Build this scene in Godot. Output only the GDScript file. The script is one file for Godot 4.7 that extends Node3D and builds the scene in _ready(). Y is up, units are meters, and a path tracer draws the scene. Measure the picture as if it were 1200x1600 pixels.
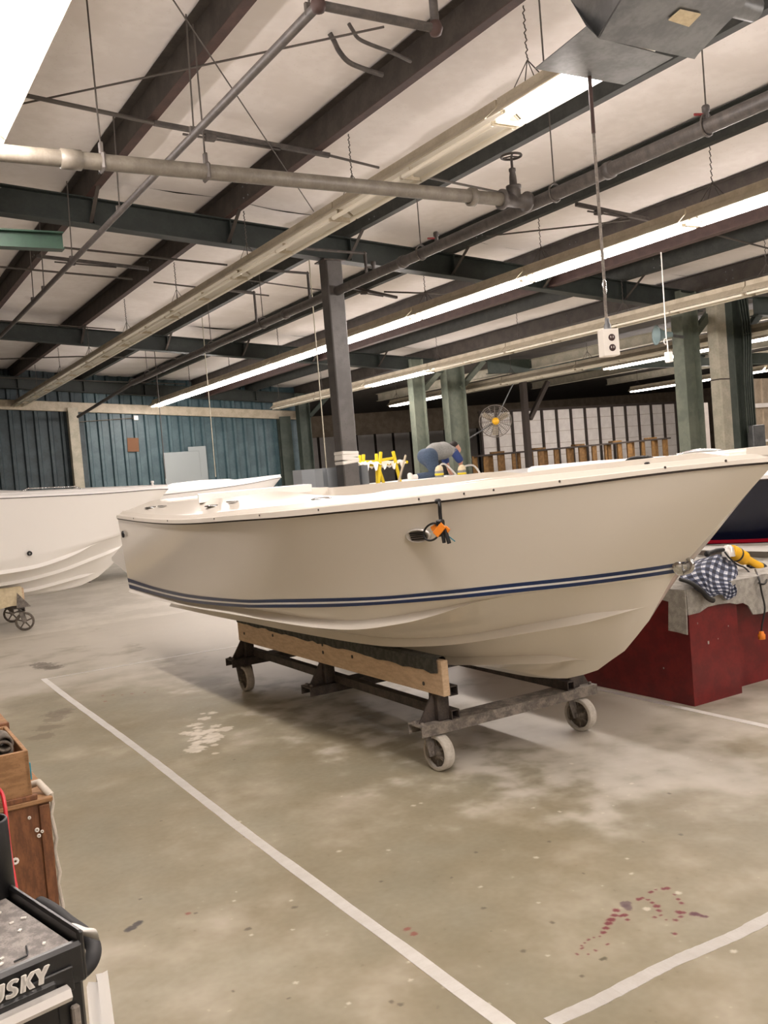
extends Node3D
# A boat-builder's shop: white hull on a steel dolly, steel roof, fluorescent rows.
# x runs along the rafters (to the right, away), -z along the purlins (to the left, away).

const H := 1.62            # camera height
const FPX := 1475.2        # focal length in pixels of the 1200x1600 frame
var cam_basis: Basis
var used := {}
var M := {}
var rng := RandomNumberGenerator.new()

# ------------------------------------------------------------------ pixels to places
func ray(px: float, py: float) -> Vector3:
	return cam_basis * Vector3((px - 600.0) / FPX, -(py - 800.0) / FPX, -1.0)
func on(px: float, py: float, axis: int, val: float) -> Vector3:
	var d := ray(px, py)
	var o := Vector3(0, H, 0)
	return o + d * ((val - o[axis]) / d[axis])

# ------------------------------------------------------------------ names
func numbered(n: String) -> String:
	var k: int = used.get(n, 0)
	used[n] = k + 1
	return n if k == 0 else "%s_%03d" % [n, k]
func meta(o: Node, label: String, category: String, group := "") -> void:
	o.set_meta("label", label)
	o.set_meta("category", category)
	if group != "":
		o.set_meta("group", group)
func thing(called: String, label: String, category: String, at := Vector3.ZERO, turn := 0.0, group := "") -> Node3D:
	var o := Node3D.new()
	o.name = numbered(called)
	add_child(o)
	o.position = at
	o.rotation.y = turn
	meta(o, label, category, group)
	return o
func newst() -> SurfaceTool:
	var st := SurfaceTool.new()
	st.begin(Mesh.PRIMITIVE_TRIANGLES)
	return st
func part(called: String, st: SurfaceTool, m: Material, parent: Node = null) -> MeshInstance3D:
	st.generate_normals()
	var o := MeshInstance3D.new()
	o.mesh = st.commit()
	o.material_override = m
	if parent == null:
		o.name = numbered(called)
		add_child(o)
	else:
		o.name = called
		parent.add_child(o, true)
	return o
func struct_part(called: String, st: SurfaceTool, m: Material) -> MeshInstance3D:
	var o := part(called, st, m)
	o.set_meta("kind", "structure")
	return o
func struct_node(called: String) -> Node3D:
	var o := Node3D.new()
	o.name = numbered(called)
	add_child(o)
	o.set_meta("kind", "structure")
	return o
func single(called: String, st: SurfaceTool, m: Material, label: String, category: String, group := "") -> MeshInstance3D:
	var o := part(called, st, m)
	meta(o, label, category, group)
	return o

# ------------------------------------------------------------------ shapes
func tri(st: SurfaceTool, a: Vector3, b: Vector3, c: Vector3) -> void:
	st.add_vertex(a); st.add_vertex(b); st.add_vertex(c)
func quad(st: SurfaceTool, a: Vector3, b: Vector3, c: Vector3, d: Vector3) -> void:
	tri(st, a, b, c); tri(st, a, c, d)
func bx(st: SurfaceTool, c: Vector3, s: Vector3, bev := 0.0, b := Basis()) -> void:
	st.set_smooth_group(-1)
	var h := s * 0.5
	bev = min(bev, min(h.x, min(h.y, h.z)) * 0.9)
	if bev <= 0.0:
		for ax in 3:
			for sg in [-1.0, 1.0]:
				var u := Vector3.ZERO; var v := Vector3.ZERO; var n := Vector3.ZERO
				n[ax] = h[ax] * sg
				u[(ax + 1) % 3] = h[(ax + 1) % 3]
				v[(ax + 2) % 3] = h[(ax + 2) % 3] * sg
				quad(st, c + b * (n - u + v), c + b * (n + u + v), c + b * (n + u - v), c + b * (n - u - v))
		return
	var i := h - Vector3.ONE * bev
	for ax in 3:
		for sg in [-1.0, 1.0]:
			var u := Vector3.ZERO; var v := Vector3.ZERO; var n := Vector3.ZERO
			n[ax] = h[ax] * sg
			u[(ax + 1) % 3] = i[(ax + 1) % 3]
			v[(ax + 2) % 3] = i[(ax + 2) % 3] * sg
			quad(st, c + b * (n - u + v), c + b * (n + u + v), c + b * (n + u - v), c + b * (n - u - v))
	for ax in 3:
		var e := (ax + 1) % 3
		var f := (ax + 2) % 3
		for s1 in [-1.0, 1.0]:
			for s2 in [-1.0, 1.0]:
				var p := Vector3.ZERO; var q := Vector3.ZERO; var l := Vector3.ZERO
				p[e] = h[e] * s1; p[f] = i[f] * s2
				q[e] = i[e] * s1; q[f] = h[f] * s2
				l[ax] = i[ax] * s1 * s2
				quad(st, c + b * (p - l), c + b * (q - l), c + b * (q + l), c + b * (p + l))
	for sx in [-1.0, 1.0]:
		for sy in [-1.0, 1.0]:
			for sz in [-1.0, 1.0]:
				var p := Vector3(h.x * sx, i.y * sy, i.z * sz)
				var q := Vector3(i.x * sx, h.y * sy, i.z * sz)
				var r := Vector3(i.x * sx, i.y * sy, h.z * sz)
				if sx * sy * sz > 0:
					tri(st, c + b * p, c + b * r, c + b * q)
				else:
					tri(st, c + b * p, c + b * q, c + b * r)
# a bar of rectangular section from a to b
func bar(st: SurfaceTool, a: Vector3, b: Vector3, w: float, h: float, bev := 0.0) -> void:
	bx(st, (a + b) * 0.5, Vector3(w, h, a.distance_to(b)), bev, look(b - a))
func look(d: Vector3) -> Basis:
	var z := d.normalized()
	var up := Vector3.UP if abs(z.y) < 0.95 else Vector3.RIGHT
	var x := up.cross(z).normalized()
	return Basis(x, z.cross(x), z)
func tube(st: SurfaceTool, pts: Array, r: float, n := 8, caps := true, r_end := -1.0) -> void:
	st.set_smooth_group(1)
	var rings := []
	var frame := look(pts[1] - pts[0])
	for k in pts.size():
		var d: Vector3
		if k == 0: d = pts[1] - pts[0]
		elif k == pts.size() - 1: d = pts[k] - pts[k - 1]
		else: d = (pts[k] - pts[k - 1]).normalized() + (pts[k + 1] - pts[k]).normalized()
		var z := d.normalized()
		var x := (frame.x - z * frame.x.dot(z)).normalized()
		frame = Basis(x, z.cross(x), z)
		var rr := r if r_end < 0.0 else lerpf(r, r_end, float(k) / (pts.size() - 1))
		var ring := []
		for j in n:
			var t := TAU * j / n
			ring.append(pts[k] + (frame.x * cos(t) + frame.y * sin(t)) * rr)
		rings.append(ring)
	for k in pts.size() - 1:
		for j in n:
			var j2 := (j + 1) % n
			quad(st, rings[k][j], rings[k + 1][j], rings[k + 1][j2], rings[k][j2])
	if caps:
		st.set_smooth_group(-1)
		for j in range(1, n - 1):
			tri(st, rings[0][0], rings[0][j], rings[0][j + 1])
			var l: Array = rings[-1]
			tri(st, l[0], l[j + 1], l[j])
func smooth_path(p: Array, sub := 6) -> Array:
	var o := []
	for k in p.size() - 1:
		var a: Vector3 = p[max(k - 1, 0)]; var b: Vector3 = p[k]; var c: Vector3 = p[k + 1]; var d: Vector3 = p[min(k + 2, p.size() - 1)]
		for j in sub:
			o.append(b.cubic_interpolate(c, a, d, float(j) / sub))
	o.append(p[-1])
	return o
# lathe about local y; profile of Vector2(radius, y)
func lathe(st: SurfaceTool, xf: Transform3D, prof: Array, n := 20, sg := 2) -> void:
	st.set_smooth_group(sg)
	for k in prof.size() - 1:
		for j in n:
			var a := TAU * j / n
			var b := TAU * (j + 1) / n
			var p: Vector2 = prof[k]
			var q: Vector2 = prof[k + 1]
			var pa := xf * Vector3(cos(a) * p.x, p.y, sin(a) * p.x)
			var pb := xf * Vector3(cos(b) * p.x, p.y, sin(b) * p.x)
			var qa := xf * Vector3(cos(a) * q.x, q.y, sin(a) * q.x)
			var qb := xf * Vector3(cos(b) * q.x, q.y, sin(b) * q.x)
			if p.x > 1e-6: tri(st, pa, pb, qb)
			if q.x > 1e-6: tri(st, pa, qb, qa)
# polygon (in the plane of u, v) pushed along w
func prism(st: SurfaceTool, poly: PackedVector2Array, o: Vector3, u: Vector3, v: Vector3, w: Vector3) -> void:
	st.set_smooth_group(-1)
	var idx := Geometry2D.triangulate_polygon(poly)
	for k in range(0, idx.size(), 3):
		var a := o + u * poly[idx[k]].x + v * poly[idx[k]].y
		var b := o + u * poly[idx[k + 1]].x + v * poly[idx[k + 1]].y
		var c := o + u * poly[idx[k + 2]].x + v * poly[idx[k + 2]].y
		tri(st, a, b, c)
		tri(st, a + w, c + w, b + w)
	for k in poly.size():
		var p := poly[k]
		var q := poly[(k + 1) % poly.size()]
		var a := o + u * p.x + v * p.y
		var b := o + u * q.x + v * q.y
		quad(st, a, b, b + w, a + w)
func pv(a: Array) -> PackedVector2Array:
	var o := PackedVector2Array()
	for k in range(0, a.size(), 2):
		o.append(Vector2(a[k], a[k + 1]))
	return o
# wide-flange section, web along v
func ibeam_poly(w: float, h: float, tf: float, tw: float) -> PackedVector2Array:
	var a := w * 0.5
	var b := h * 0.5
	var t := tw * 0.5
	return pv([-a, -b, a, -b, a, -b + tf, t, -b + tf, t, b - tf, a, b - tf, a, b, -a, b, -a, b - tf, -t, b - tf, -t, -b + tf, -a, -b + tf])

# ------------------------------------------------------------------ materials
func noise_bytes(w: int, h: int, freq: float, sd: int, oct := 4, seamless := true) -> PackedByteArray:
	var n := FastNoiseLite.new()
	n.seed = sd
	n.frequency = freq
	n.fractal_octaves = oct
	n.noise_type = FastNoiseLite.TYPE_SIMPLEX_SMOOTH
	var im := n.get_seamless_image(w, h) if seamless else n.get_image(w, h)
	im.convert(Image.FORMAT_L8)
	return im.get_data()
func grain_tex(c1: Color, c2: Color, speck: Color, sd: int, size := 256, freq := 0.02, speck_at := 0.8, sx := 1, sy := 1) -> ImageTexture:
	var a := noise_bytes(size, size, freq, sd)
	var b := noise_bytes(size, size, freq * 6.0, sd + 7)
	var data := PackedByteArray()
	data.resize(size * size * 3)
	for y in size:
		for x in size:
			var i := ((y * sy) % size) * size + (x * sx) % size
			var t := clampf(a[i] / 255.0 * 0.65 + b[i] / 255.0 * 0.35, 0.0, 1.0)
			var c := c1.lerp(c2, smoothstep(0.25, 0.75, t))
			var k := (y * size + x)
			if b[(i * 7 + 13) % (size * size)] / 255.0 > speck_at and a[i] > 120:
				c = c.lerp(speck, 0.6)
			data[k * 3] = int(c.r * 255.0); data[k * 3 + 1] = int(c.g * 255.0); data[k * 3 + 2] = int(c.b * 255.0)
	var im := Image.create_from_data(size, size, false, Image.FORMAT_RGB8, data)
	im.generate_mipmaps()
	return ImageTexture.create_from_image(im)
func plain(c: Color, rough := 0.6, metal := 0.0) -> StandardMaterial3D:
	var m := StandardMaterial3D.new()
	m.albedo_color = c
	m.roughness = rough
	m.metallic = metal
	return m
func grained(c1: Color, c2: Color, speck: Color, sd: int, rough := 0.7, metal := 0.0, scale := 1.0, freq := 0.02, speck_at := 0.8, sx := 1, sy := 1) -> StandardMaterial3D:
	var m := plain(Color.WHITE, rough, metal)
	m.albedo_texture = grain_tex(c1, c2, speck, sd, 256, freq, speck_at, sx, sy)
	m.uv1_triplanar = true
	m.uv1_world_triplanar = true
	m.uv1_scale = Vector3.ONE * scale
	return m
func c8(r: int, g: int, b: int) -> Color:
	return Color8(r, g, b)
func glow(c: Color, e: float) -> StandardMaterial3D:
	var m := plain(Color(0.9, 0.9, 0.9), 0.4)
	m.emission_enabled = true
	m.emission = c
	m.emission_energy_multiplier = e
	return m
func make_materials() -> void:
	M.gel = plain(c8(233, 227, 216), 0.22)
	M.gel.clearcoat_enabled = true
	M.gel.clearcoat = 0.5
	M.gel.clearcoat_roughness = 0.12
	M.gel_dull = plain(c8(242, 239, 233), 0.4)
	M.deck = plain(c8(222, 215, 203), 0.3)
	M.white = plain(c8(238, 236, 232), 0.4)
	M.blue = plain(c8(18, 44, 90), 0.3)
	M.navy = plain(c8(10, 16, 34), 0.15)
	M.red_stripe = plain(c8(150, 14, 34), 0.35)
	M.seam = plain(c8(66, 58, 52), 0.8)
	M.chrome = plain(c8(200, 200, 200), 0.18, 1.0)
	M.black = plain(c8(22, 22, 23), 0.5)
	M.rubber = plain(c8(30, 30, 31), 0.7)
	M.orange = plain(c8(240, 140, 40), 0.5)
	M.yellow = plain(c8(232, 176, 30), 0.45)
	M.sawyellow = plain(c8(226, 200, 38), 0.5)
	M.steel = grained(c8(51, 45, 42), c8(78, 69, 62), c8(105, 95, 85), 3, 0.65, 0.0, 2.0)
	M.steel_dusty = grained(c8(96, 90, 84), c8(140, 132, 122), c8(176, 168, 158), 5, 0.8, 0.0, 2.0)
	M.cast = grained(c8(74, 68, 60), c8(118, 108, 96), c8(160, 150, 136), 6, 0.75, 0.0, 6.0)
	M.tread = grained(c8(180, 174, 162), c8(206, 200, 190), c8(130, 122, 112), 9, 0.8, 0.0, 6.0)
	M.purlin = grained(c8(48, 41, 36), c8(62, 56, 49), c8(80, 72, 64), 11, 0.7, 0.0, 0.8)
	M.purlin_red = grained(c8(57, 39, 34), c8(70, 50, 44), c8(85, 67, 59), 13, 0.7, 0.0, 0.8)
	M.purlin_green = grained(c8(40, 43, 40), c8(54, 56, 52), c8(72, 72, 67), 15, 0.7, 0.0, 0.8)
	M.green = grained(c8(25, 32, 28), c8(36, 43, 38), c8(52, 59, 54), 17, 0.6, 0.0, 0.7)
	M.green_bright = grained(c8(18, 44, 32), c8(26, 54, 39), c8(44, 66, 52), 18, 0.5, 0.0, 0.7)
	M.col_green = grained(c8(88, 96, 84), c8(108, 114, 100), c8(134, 136, 122), 19, 0.7, 0.0, 0.5, 0.01)
	M.col_dark = grained(c8(50, 60, 52), c8(66, 74, 66), c8(86, 92, 82), 20, 0.7, 0.0, 0.5, 0.01)
	M.col_pale = grained(c8(164, 160, 142), c8(186, 180, 162), c8(120, 114, 100), 21, 0.7, 0.0, 0.7)
	M.col_near = grained(c8(65, 62, 59), c8(82, 79, 76), c8(54, 51, 48), 22, 0.5, 0.0, 0.5, 0.008)
	M.teal = grained(c8(58, 82, 88), c8(74, 98, 104), c8(96, 118, 122), 23, 0.5, 0.0, 0.4)
	M.film = plain(c8(152, 160, 160), 0.4)
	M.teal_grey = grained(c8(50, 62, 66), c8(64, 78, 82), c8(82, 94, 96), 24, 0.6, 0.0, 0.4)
	M.fixture = grained(c8(170, 159, 137), c8(190, 180, 159), c8(145, 131, 108), 25, 0.5, 0.0, 0.8)
	M.tube_off = plain(c8(222, 216, 200), 0.3)
	M.tube_on = glow(Color(1.0, 0.975, 0.95), 16.0)
	M.reflector_white = plain(c8(236, 232, 222), 0.45)
	M.lever_red = plain(c8(122, 34, 34), 0.6)
	M.lint = grained(c8(186, 178, 164), c8(208, 200, 186), c8(220, 214, 204), 44, 1.0, 0.0, 4.0)
	M.pipe = grained(c8(63, 59, 56), c8(85, 79, 74), c8(106, 98, 91), 27, 0.55, 0.0, 1.5)
	M.pipe_pale = grained(c8(89, 83, 73), c8(108, 102, 91), c8(128, 120, 107), 28, 0.5, 0.0, 1.5)
	M.wire = plain(c8(74, 68, 62), 0.6)
	M.galv = grained(c8(98, 100, 101), c8(122, 124, 124), c8(141, 141, 139), 29, 0.42, 0.5, 1.2, 0.012)
	M.guard = plain(c8(152, 158, 162), 0.32, 0.45)
	M.insul = grained(c8(233, 227, 222), c8(243, 238, 234), c8(226, 219, 212), 31, 0.75, 0.0, 0.35, 0.012)
	M.wallpanel = grained(c8(220, 215, 208), c8(232, 228, 221), c8(204, 198, 188), 33, 0.8, 0.0, 0.5)
	M.wood = grained(c8(200, 172, 140), c8(220, 194, 162), c8(166, 124, 92), 35, 0.7, 0.0, 1.0, 0.03, 0.86, 1, 5)
	M.crate = grained(c8(96, 60, 36), c8(126, 82, 50), c8(80, 46, 28), 37, 0.65, 0.0, 1.6, 0.02, 0.86, 5, 1)
	M.crate_pale = grained(c8(130, 96, 62), c8(156, 118, 80), c8(104, 72, 48), 38, 0.7, 0.0, 1.6, 0.02, 0.84, 1, 5)
	M.rackwood = grained(c8(112, 82, 44), c8(142, 108, 62), c8(84, 60, 34), 39, 0.75, 0.0, 1.5)
	M.carpet = grained(c8(62, 62, 58), c8(84, 84, 78), c8(112, 110, 102), 41, 1.0, 0.0, 4.0)
	M.felt = grained(c8(142, 139, 132), c8(168, 164, 156), c8(190, 186, 176), 43, 1.0, 0.0, 2.5)
	M.mould_red = grained(c8(92, 16, 20), c8(112, 24, 26), c8(150, 90, 84), 45, 0.35, 0.0, 1.4, 0.015, 0.9)
	M.cloth = grained(c8(206, 190, 156), c8(226, 212, 180), c8(186, 168, 134), 47, 0.95, 0.0, 3.0)
	M.paper = plain(c8(226, 222, 214), 0.8)
	M.tape = grained(c8(228, 224, 216), c8(240, 237, 231), c8(206, 200, 188), 49, 0.6, 0.0, 2.0)
	M.tray = grained(c8(112, 107, 104), c8(150, 144, 139), c8(206, 198, 170), 51, 0.7, 0.0, 6.0, 0.02, 0.74)
	M.cab_black = grained(c8(18, 18, 19), c8(26, 26, 27), c8(50, 50, 50), 53, 0.35, 0.0, 3.0)
	M.alu = plain(c8(214, 210, 204), 0.35, 0.4)
	M.cardboard = plain(c8(120, 86, 62), 0.9)
	M.red = plain(c8(186, 28, 40), 0.4)
	M.teal_tape = plain(c8(30, 130, 150), 0.5)
	M.extroof = grained(c8(66, 63, 59), c8(82, 78, 73), c8(94, 89, 83), 55, 0.9, 0.0, 0.5)
	M.beige_wall = grained(c8(150, 136, 116), c8(172, 156, 134), c8(130, 116, 98), 57, 0.8, 0.0, 0.5)
	M.stud = plain(c8(60, 52, 46), 0.8)
	M.jeans = grained(c8(48, 62, 82), c8(66, 82, 102), c8(90, 106, 124), 59, 0.9, 0.0, 6.0)
	M.shirt = grained(c8(124, 124, 122), c8(146, 146, 142), c8(160, 160, 156), 60, 0.95, 0.0, 6.0)
	M.sleeve = plain(c8(48, 66, 118), 0.9)
	M.skin = plain(c8(190, 140, 116), 0.6)
	M.hair = plain(c8(36, 28, 24), 0.8)

# ------------------------------------------------------------------ _ready
func _ready() -> void:
	rng.seed = 4417
	set_view()
	make_materials()
	build_shell()
	build_roof()
	build_lights()
	build_boat_main()
	build_dolly()
	build_other_boats()
	build_floor_marks()
	build_right_table()
	build_left_corner()
	build_columns()
	build_pipes()
	build_hanging()
	build_back()

func set_view() -> void:
	var yaw := 0.531755
	var pitch := -0.042779
	var roll := -0.083011
	var f := Vector3(sin(yaw) * cos(pitch), sin(pitch), -cos(yaw) * cos(pitch))
	var r := f.cross(Vector3.UP).normalized()
	var u := r.cross(f)
	var r2 := r * cos(roll) + u * sin(roll)
	var u2 := -r * sin(roll) + u * cos(roll)
	cam_basis = Basis(r2, u2, -f)
	var cam := Camera3D.new()
	cam.name = "camera"
	add_child(cam)
	cam.transform = Transform3D(cam_basis, Vector3(0, H, 0))
	cam.fov = rad_to_deg(2.0 * atan(800.0 / FPX))
	cam.near = 0.05
	cam.far = 120.0
	cam.current = true
	var env := Environment.new()
	env.background_mode = Environment.BG_COLOR
	env.background_color = Color(0.02, 0.02, 0.025)
	env.ambient_light_source = Environment.AMBIENT_SOURCE_DISABLED
	env.tonemap_mode = Environment.TONE_MAPPER_LINEAR
	env.tonemap_exposure = 0.63
	env.sdfgi_enabled = true
	env.ssao_enabled = true
	env.ssil_enabled = true
	var we := WorldEnvironment.new()
	we.name = "environment"
	we.environment = env
	add_child(we)

# ------------------------------------------------------------------ shell
const WALLZ := -24.6
const FR1 := -10.2
const FR2 := -17.4
func roof_y(x: float) -> float:      # underside of the purlins
	return H + 3.36 - x / 12.0

func build_shell() -> void:
	# floor: the near slab carries its own stains, the rest a repeating concrete
	var st := newst()
	st.set_smooth_group(-1)
	var x0 := -1.0; var x1 := 7.0; var z0 := -12.0; var z1 := 0.5
	for q in [[x0, z0, x1, z1]]:
		st.set_uv(Vector2(0, 0)); st.add_vertex(Vector3(x0, 0, z0))
		st.set_uv(Vector2(1, 0)); st.add_vertex(Vector3(x1, 0, z0))
		st.set_uv(Vector2(1, 1)); st.add_vertex(Vector3(x1, 0, z1))
		st.set_uv(Vector2(0, 0)); st.add_vertex(Vector3(x0, 0, z0))
		st.set_uv(Vector2(1, 1)); st.add_vertex(Vector3(x1, 0, z1))
		st.set_uv(Vector2(0, 1)); st.add_vertex(Vector3(x0, 0, z1))
	var fm := plain(Color.WHITE, 0.55)
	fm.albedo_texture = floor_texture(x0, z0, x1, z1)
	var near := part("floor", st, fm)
	near.set_meta("kind", "structure")
	st = newst()
	bx(st, Vector3(15, -0.15, -10.5), Vector3(50, 0.1, 49))
	bx(st, Vector3((x0 - 10.0) * 0.5, -0.05, -10.5), Vector3(x0 + 10.0, 0.1, 49))
	bx(st, Vector3((x1 + 40.0) * 0.5, -0.05, -10.5), Vector3(40.0 - x1, 0.1, 49))
	bx(st, Vector3((x0 + x1) * 0.5, -0.05, (z0 - 35.0) * 0.5), Vector3(x1 - x0, 0.1, z0 + 35.0))
	bx(st, Vector3((x0 + x1) * 0.5, -0.05, (z1 + 14.0) * 0.5), Vector3(x1 - x0, 0.1, 14.0 - z1))
	var fm2 := grained(c8(192, 186, 173), c8(208, 202, 190), c8(218, 213, 203), 71, 0.55, 0.0, 0.28, 0.014)
	part("concrete_slab", st, fm2, near)
	# back wall of ribbed teal sheets between x = -8 and 12
	var w := struct_node("wall_back")
	st = newst()
	bx(st, Vector3(2.0, 2.6, WALLZ - 0.1), Vector3(20.0, 5.4, 0.1))
	part("backing", st, M.teal, w)
	var pitch := 0.92
	var sheet := newst()
	# one sheet: three trapezoid ribs
	var prof := pv([-0.46, 0.0, -0.44, 0.0, -0.41, 0.06, -0.34, 0.06, -0.31, 0.0, -0.14, 0.0, -0.11, 0.06, -0.04, 0.06, -0.01, 0.0, 0.16, 0.0, 0.19, 0.06, 0.26, 0.06, 0.29, 0.0, 0.46, 0.0, 0.46, -0.02, -0.46, -0.02])
	prism(sheet, prof, Vector3.ZERO, Vector3.RIGHT, Vector3.BACK, Vector3.UP * 4.9)
	sheet.generate_normals()
	var smesh := sheet.commit()
	var k := 0
	var xx := -7.5
	while xx < 11.6:
		var o := MeshInstance3D.new()
		o.name = "sheet"
		o.mesh = smesh
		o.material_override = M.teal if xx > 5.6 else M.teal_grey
		w.add_child(o, true)
		o.position = Vector3(xx, 0, WALLZ + 0.0)
		xx += pitch
		k += 1
	# pale girt under the roof and posts
	st = newst()
	var ga := on(0, 632, 2, WALLZ + 0.15)
	var gb := on(435, 648, 2, WALLZ + 0.15)
	var sl := (gb.y - ga.y) / (gb.x - ga.x)
	bar(st, Vector3(-8, ga.y + sl * (-8 - ga.x), WALLZ + 0.15), Vector3(12, ga.y + sl * (12 - ga.x), WALLZ + 0.15), 0.1, 0.24, 0.01)
	part("girt", st, M.fixture, w)
	for p in [[118, 700, 0.24], [447, 700, 0.34]]:
		st = newst()
		var c := on(p[0], p[1], 2, WALLZ + 0.2)
		prism(st, ibeam_poly(p[2], 0.2, 0.02, 0.02), Vector3(c.x, 0, WALLZ + 0.2), Vector3.RIGHT, Vector3.BACK, Vector3.UP * (4.3 - c.x * 0.08))
		part("post", st, M.col_pale if p[0] < 200 else M.col_dark, w)
	# things on that wall
	var cb := on(208, 695, 2, WALLZ + 0.075)
	st = newst()
	bx(st, cb, Vector3(0.3, 0.36, 0.02), 0.004, Basis(Vector3.BACK, -0.05))
	single("cardboard_square", st, M.cardboard, "small brown cardboard square stuck on the teal ribbed wall", "cardboard")
	var jb := on(212, 653, 2, WALLZ + 0.13)
	var o := thing("junction_box", "small white junction box with thin conduit high on the teal wall", "junction box", Vector3.ZERO)
	st = newst(); bx(st, jb, Vector3(0.12, 0.12, 0.08), 0.01); part("box", st, M.white, o)
	st = newst(); tube(st, [jb, on(125, 659, 2, WALLZ + 0.13)], 0.012, 6); part("conduit", st, M.pipe_pale, o)
	# white plastic panel behind the far boat
	st = newst()
	bx(st, on(286, 738, 2, WALLZ + 0.2), Vector3(1.0, 1.1, 0.03), 0.01)
	bx(st, on(311, 738, 2, WALLZ + 0.18), Vector3(0.5, 1.4, 0.03), 0.01)
	single("plastic_sheet", st, M.film, "whitish dusty sheet leaning against the teal ribbed wall", "sheet")
	# other outer walls (close the building)
	st = newst(); bx(st, Vector3(-8.1, 2.7, -8), Vector3(0.2, 5.6, 44)); struct_part("wall_left", st, M.beige_wall)
	st = newst(); bx(st, Vector3(15, 2.7, 14.0), Vector3(50, 5.6, 0.2)); struct_part("wall_front", st, M.beige_wall)
	st = newst(); bx(st, Vector3(40.1, 2.7, -10.5), Vector3(0.2, 5.6, 49)); struct_part("wall_right", st, M.beige_wall)

func floor_texture(x0: float, z0: float, x1: float, z1: float) -> ImageTexture:
	var w := 1180
	var h := 1844
	var px := (x1 - x0) / w
	var a := noise_bytes(w, h, 0.0035, 101, 5, false)
	var b := noise_bytes(w, h, 0.022, 102, 4, false)
	var c := noise_bytes(w, h, 0.16, 103, 3, false)
	var d := noise_bytes(w, h, 0.009, 104, 5, false)
	var data := PackedByteArray()
	data.resize(w * h * 3)
	for y in h:
		var z := z0 + y * px
		for x in w:
			var i := y * w + x
			var wx := x0 + x * px
			var na := a[i] / 255.0
			var nb := b[i] / 255.0
			var nc := c[i] / 255.0
			var nd := d[i] / 255.0
			var r := 141.0 + (na - 0.5) * 26.0 + (nb - 0.5) * 12.0 + (nc - 0.5) * 9.0
			var g := r - 8.0 - (nd - 0.5) * 5.0
			var bl := r - 29.0 - (nd - 0.5) * 10.0
			# gelcoat dust swept into streaky patches, most behind the boat; the right patch also paints in lamp light
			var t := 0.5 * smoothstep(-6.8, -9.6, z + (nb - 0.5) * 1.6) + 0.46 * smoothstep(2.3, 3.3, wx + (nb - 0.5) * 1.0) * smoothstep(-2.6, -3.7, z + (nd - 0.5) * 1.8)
			var dust := smoothstep(0.45, 1.0, nd * 0.4 + nb * 0.25 + na * 0.3 + t)  # whitens for dust and for the lit patch painted right of the boat
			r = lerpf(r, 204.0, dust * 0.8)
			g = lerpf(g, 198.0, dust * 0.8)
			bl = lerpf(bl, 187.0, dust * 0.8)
			if nc > 0.86 and nb > 0.55:
				r += 16.0; g += 16.0; bl += 15.0
			elif nc < 0.13 and nb < 0.42:
				r -= 12.0; g -= 12.0; bl -= 11.0
			data[i * 3] = clampi(int(r), 0, 255); data[i * 3 + 1] = clampi(int(g), 0, 255); data[i * 3 + 2] = clampi(int(bl), 0, 255)
	var im := Image.create_from_data(w, h, false, Image.FORMAT_RGB8, data)
	# dark scuffs and spilled patches (centre x, z, radius, colour, strength)
	var spots := []
	var put := func(px_: float, py_: float, rr: float, col: Color, s: float): spots.append([on(px_, py_, 1, 0.0), rr, col, s])
	for p in [[60, 1037], [70, 1040], [80, 1042], [88, 1043]]: put.call(p[0], p[1], 0.10, c8(92, 84, 74), 0.6)
	for p in [[90, 1115], [82, 1125], [74, 1138], [66, 1150], [98, 1110]]: put.call(p[0], p[1], 0.09, c8(104, 94, 80), 0.5)
	# whitish worn patch
	for k in 46:
		var q := Vector2(rng.randfn(0, 14), rng.randfn(0, 16))
		put.call(318 + q.x, 1152 + q.y, 0.02 + rng.randf() * 0.035, c8(218, 210, 196), 0.75)
	for k in 34:
		put.call(300 + rng.randf() * 850, 1180 + rng.randf() * 400, 0.006 + rng.randf() * 0.008, c8(214, 208, 194), 0.7)
	for k in 26:
		put.call(200 + rng.randf() * 900, 1180 + rng.randf() * 400, 0.005 + rng.randf() * 0.006, c8(86, 78, 66), 0.7)
	for p in [[205, 1450, 0.016], [212, 1444, 0.016], [199, 1453, 0.012], [216, 1441, 0.01]]: put.call(p[0], p[1], p[2], c8(60, 56, 54), 0.85)
	for p in [[293, 1427], [635, 1452], [645, 1459], [160, 1087], [175, 1086], [190, 1086], [205, 1084], [225, 1082], [245, 1079], [163, 1096]]: put.call(p[0], p[1], 0.012, c8(130, 62, 54), 0.7)
	# dried purple drips
	var drip := [[900, 1491, 2.2], [907, 1482, 2], [908, 1478, 2], [911, 1473, 1.6], [917, 1468, 1.6], [926, 1465, 1.5], [935, 1463, 1.2], [941, 1457, 2.5], [944, 1450, 3], [949, 1443, 4], [953, 1437, 4.5], [957, 1430, 5], [962, 1423, 5], [973, 1430, 4], [969, 1431, 2.5], [978, 1437, 2.5], [948, 1476, 2], [929, 1485, 2], [918, 1491, 1.6], [996, 1405, 3], [1001, 1403, 2], [1011, 1406, 2], [1018, 1410, 2], [1024, 1416, 3], [1028, 1423, 2.6], [1031, 1430, 1.8], [1016, 1394, 3], [1024, 1390, 2.4], [1034, 1389, 3], [1041, 1388, 3.4], [1052, 1398, 2], [1058, 1405, 2.6], [1063, 1411, 3], [1060, 1426, 4], [1066, 1426, 3.4], [1062, 1433, 3], [1053, 1438, 3], [1022, 1433, 2.4], [1040, 1437, 1.6], [1052, 1459, 3]]
	for p in drip:
		put.call(p[0], p[1], p[2] * 0.0031, c8(104, 36, 46), 0.85)
	for k in 4:
		put.call(1082 + k * 6, 1428 + k * 1.5, 0.015, c8(80, 40, 52), 0.85)
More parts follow.
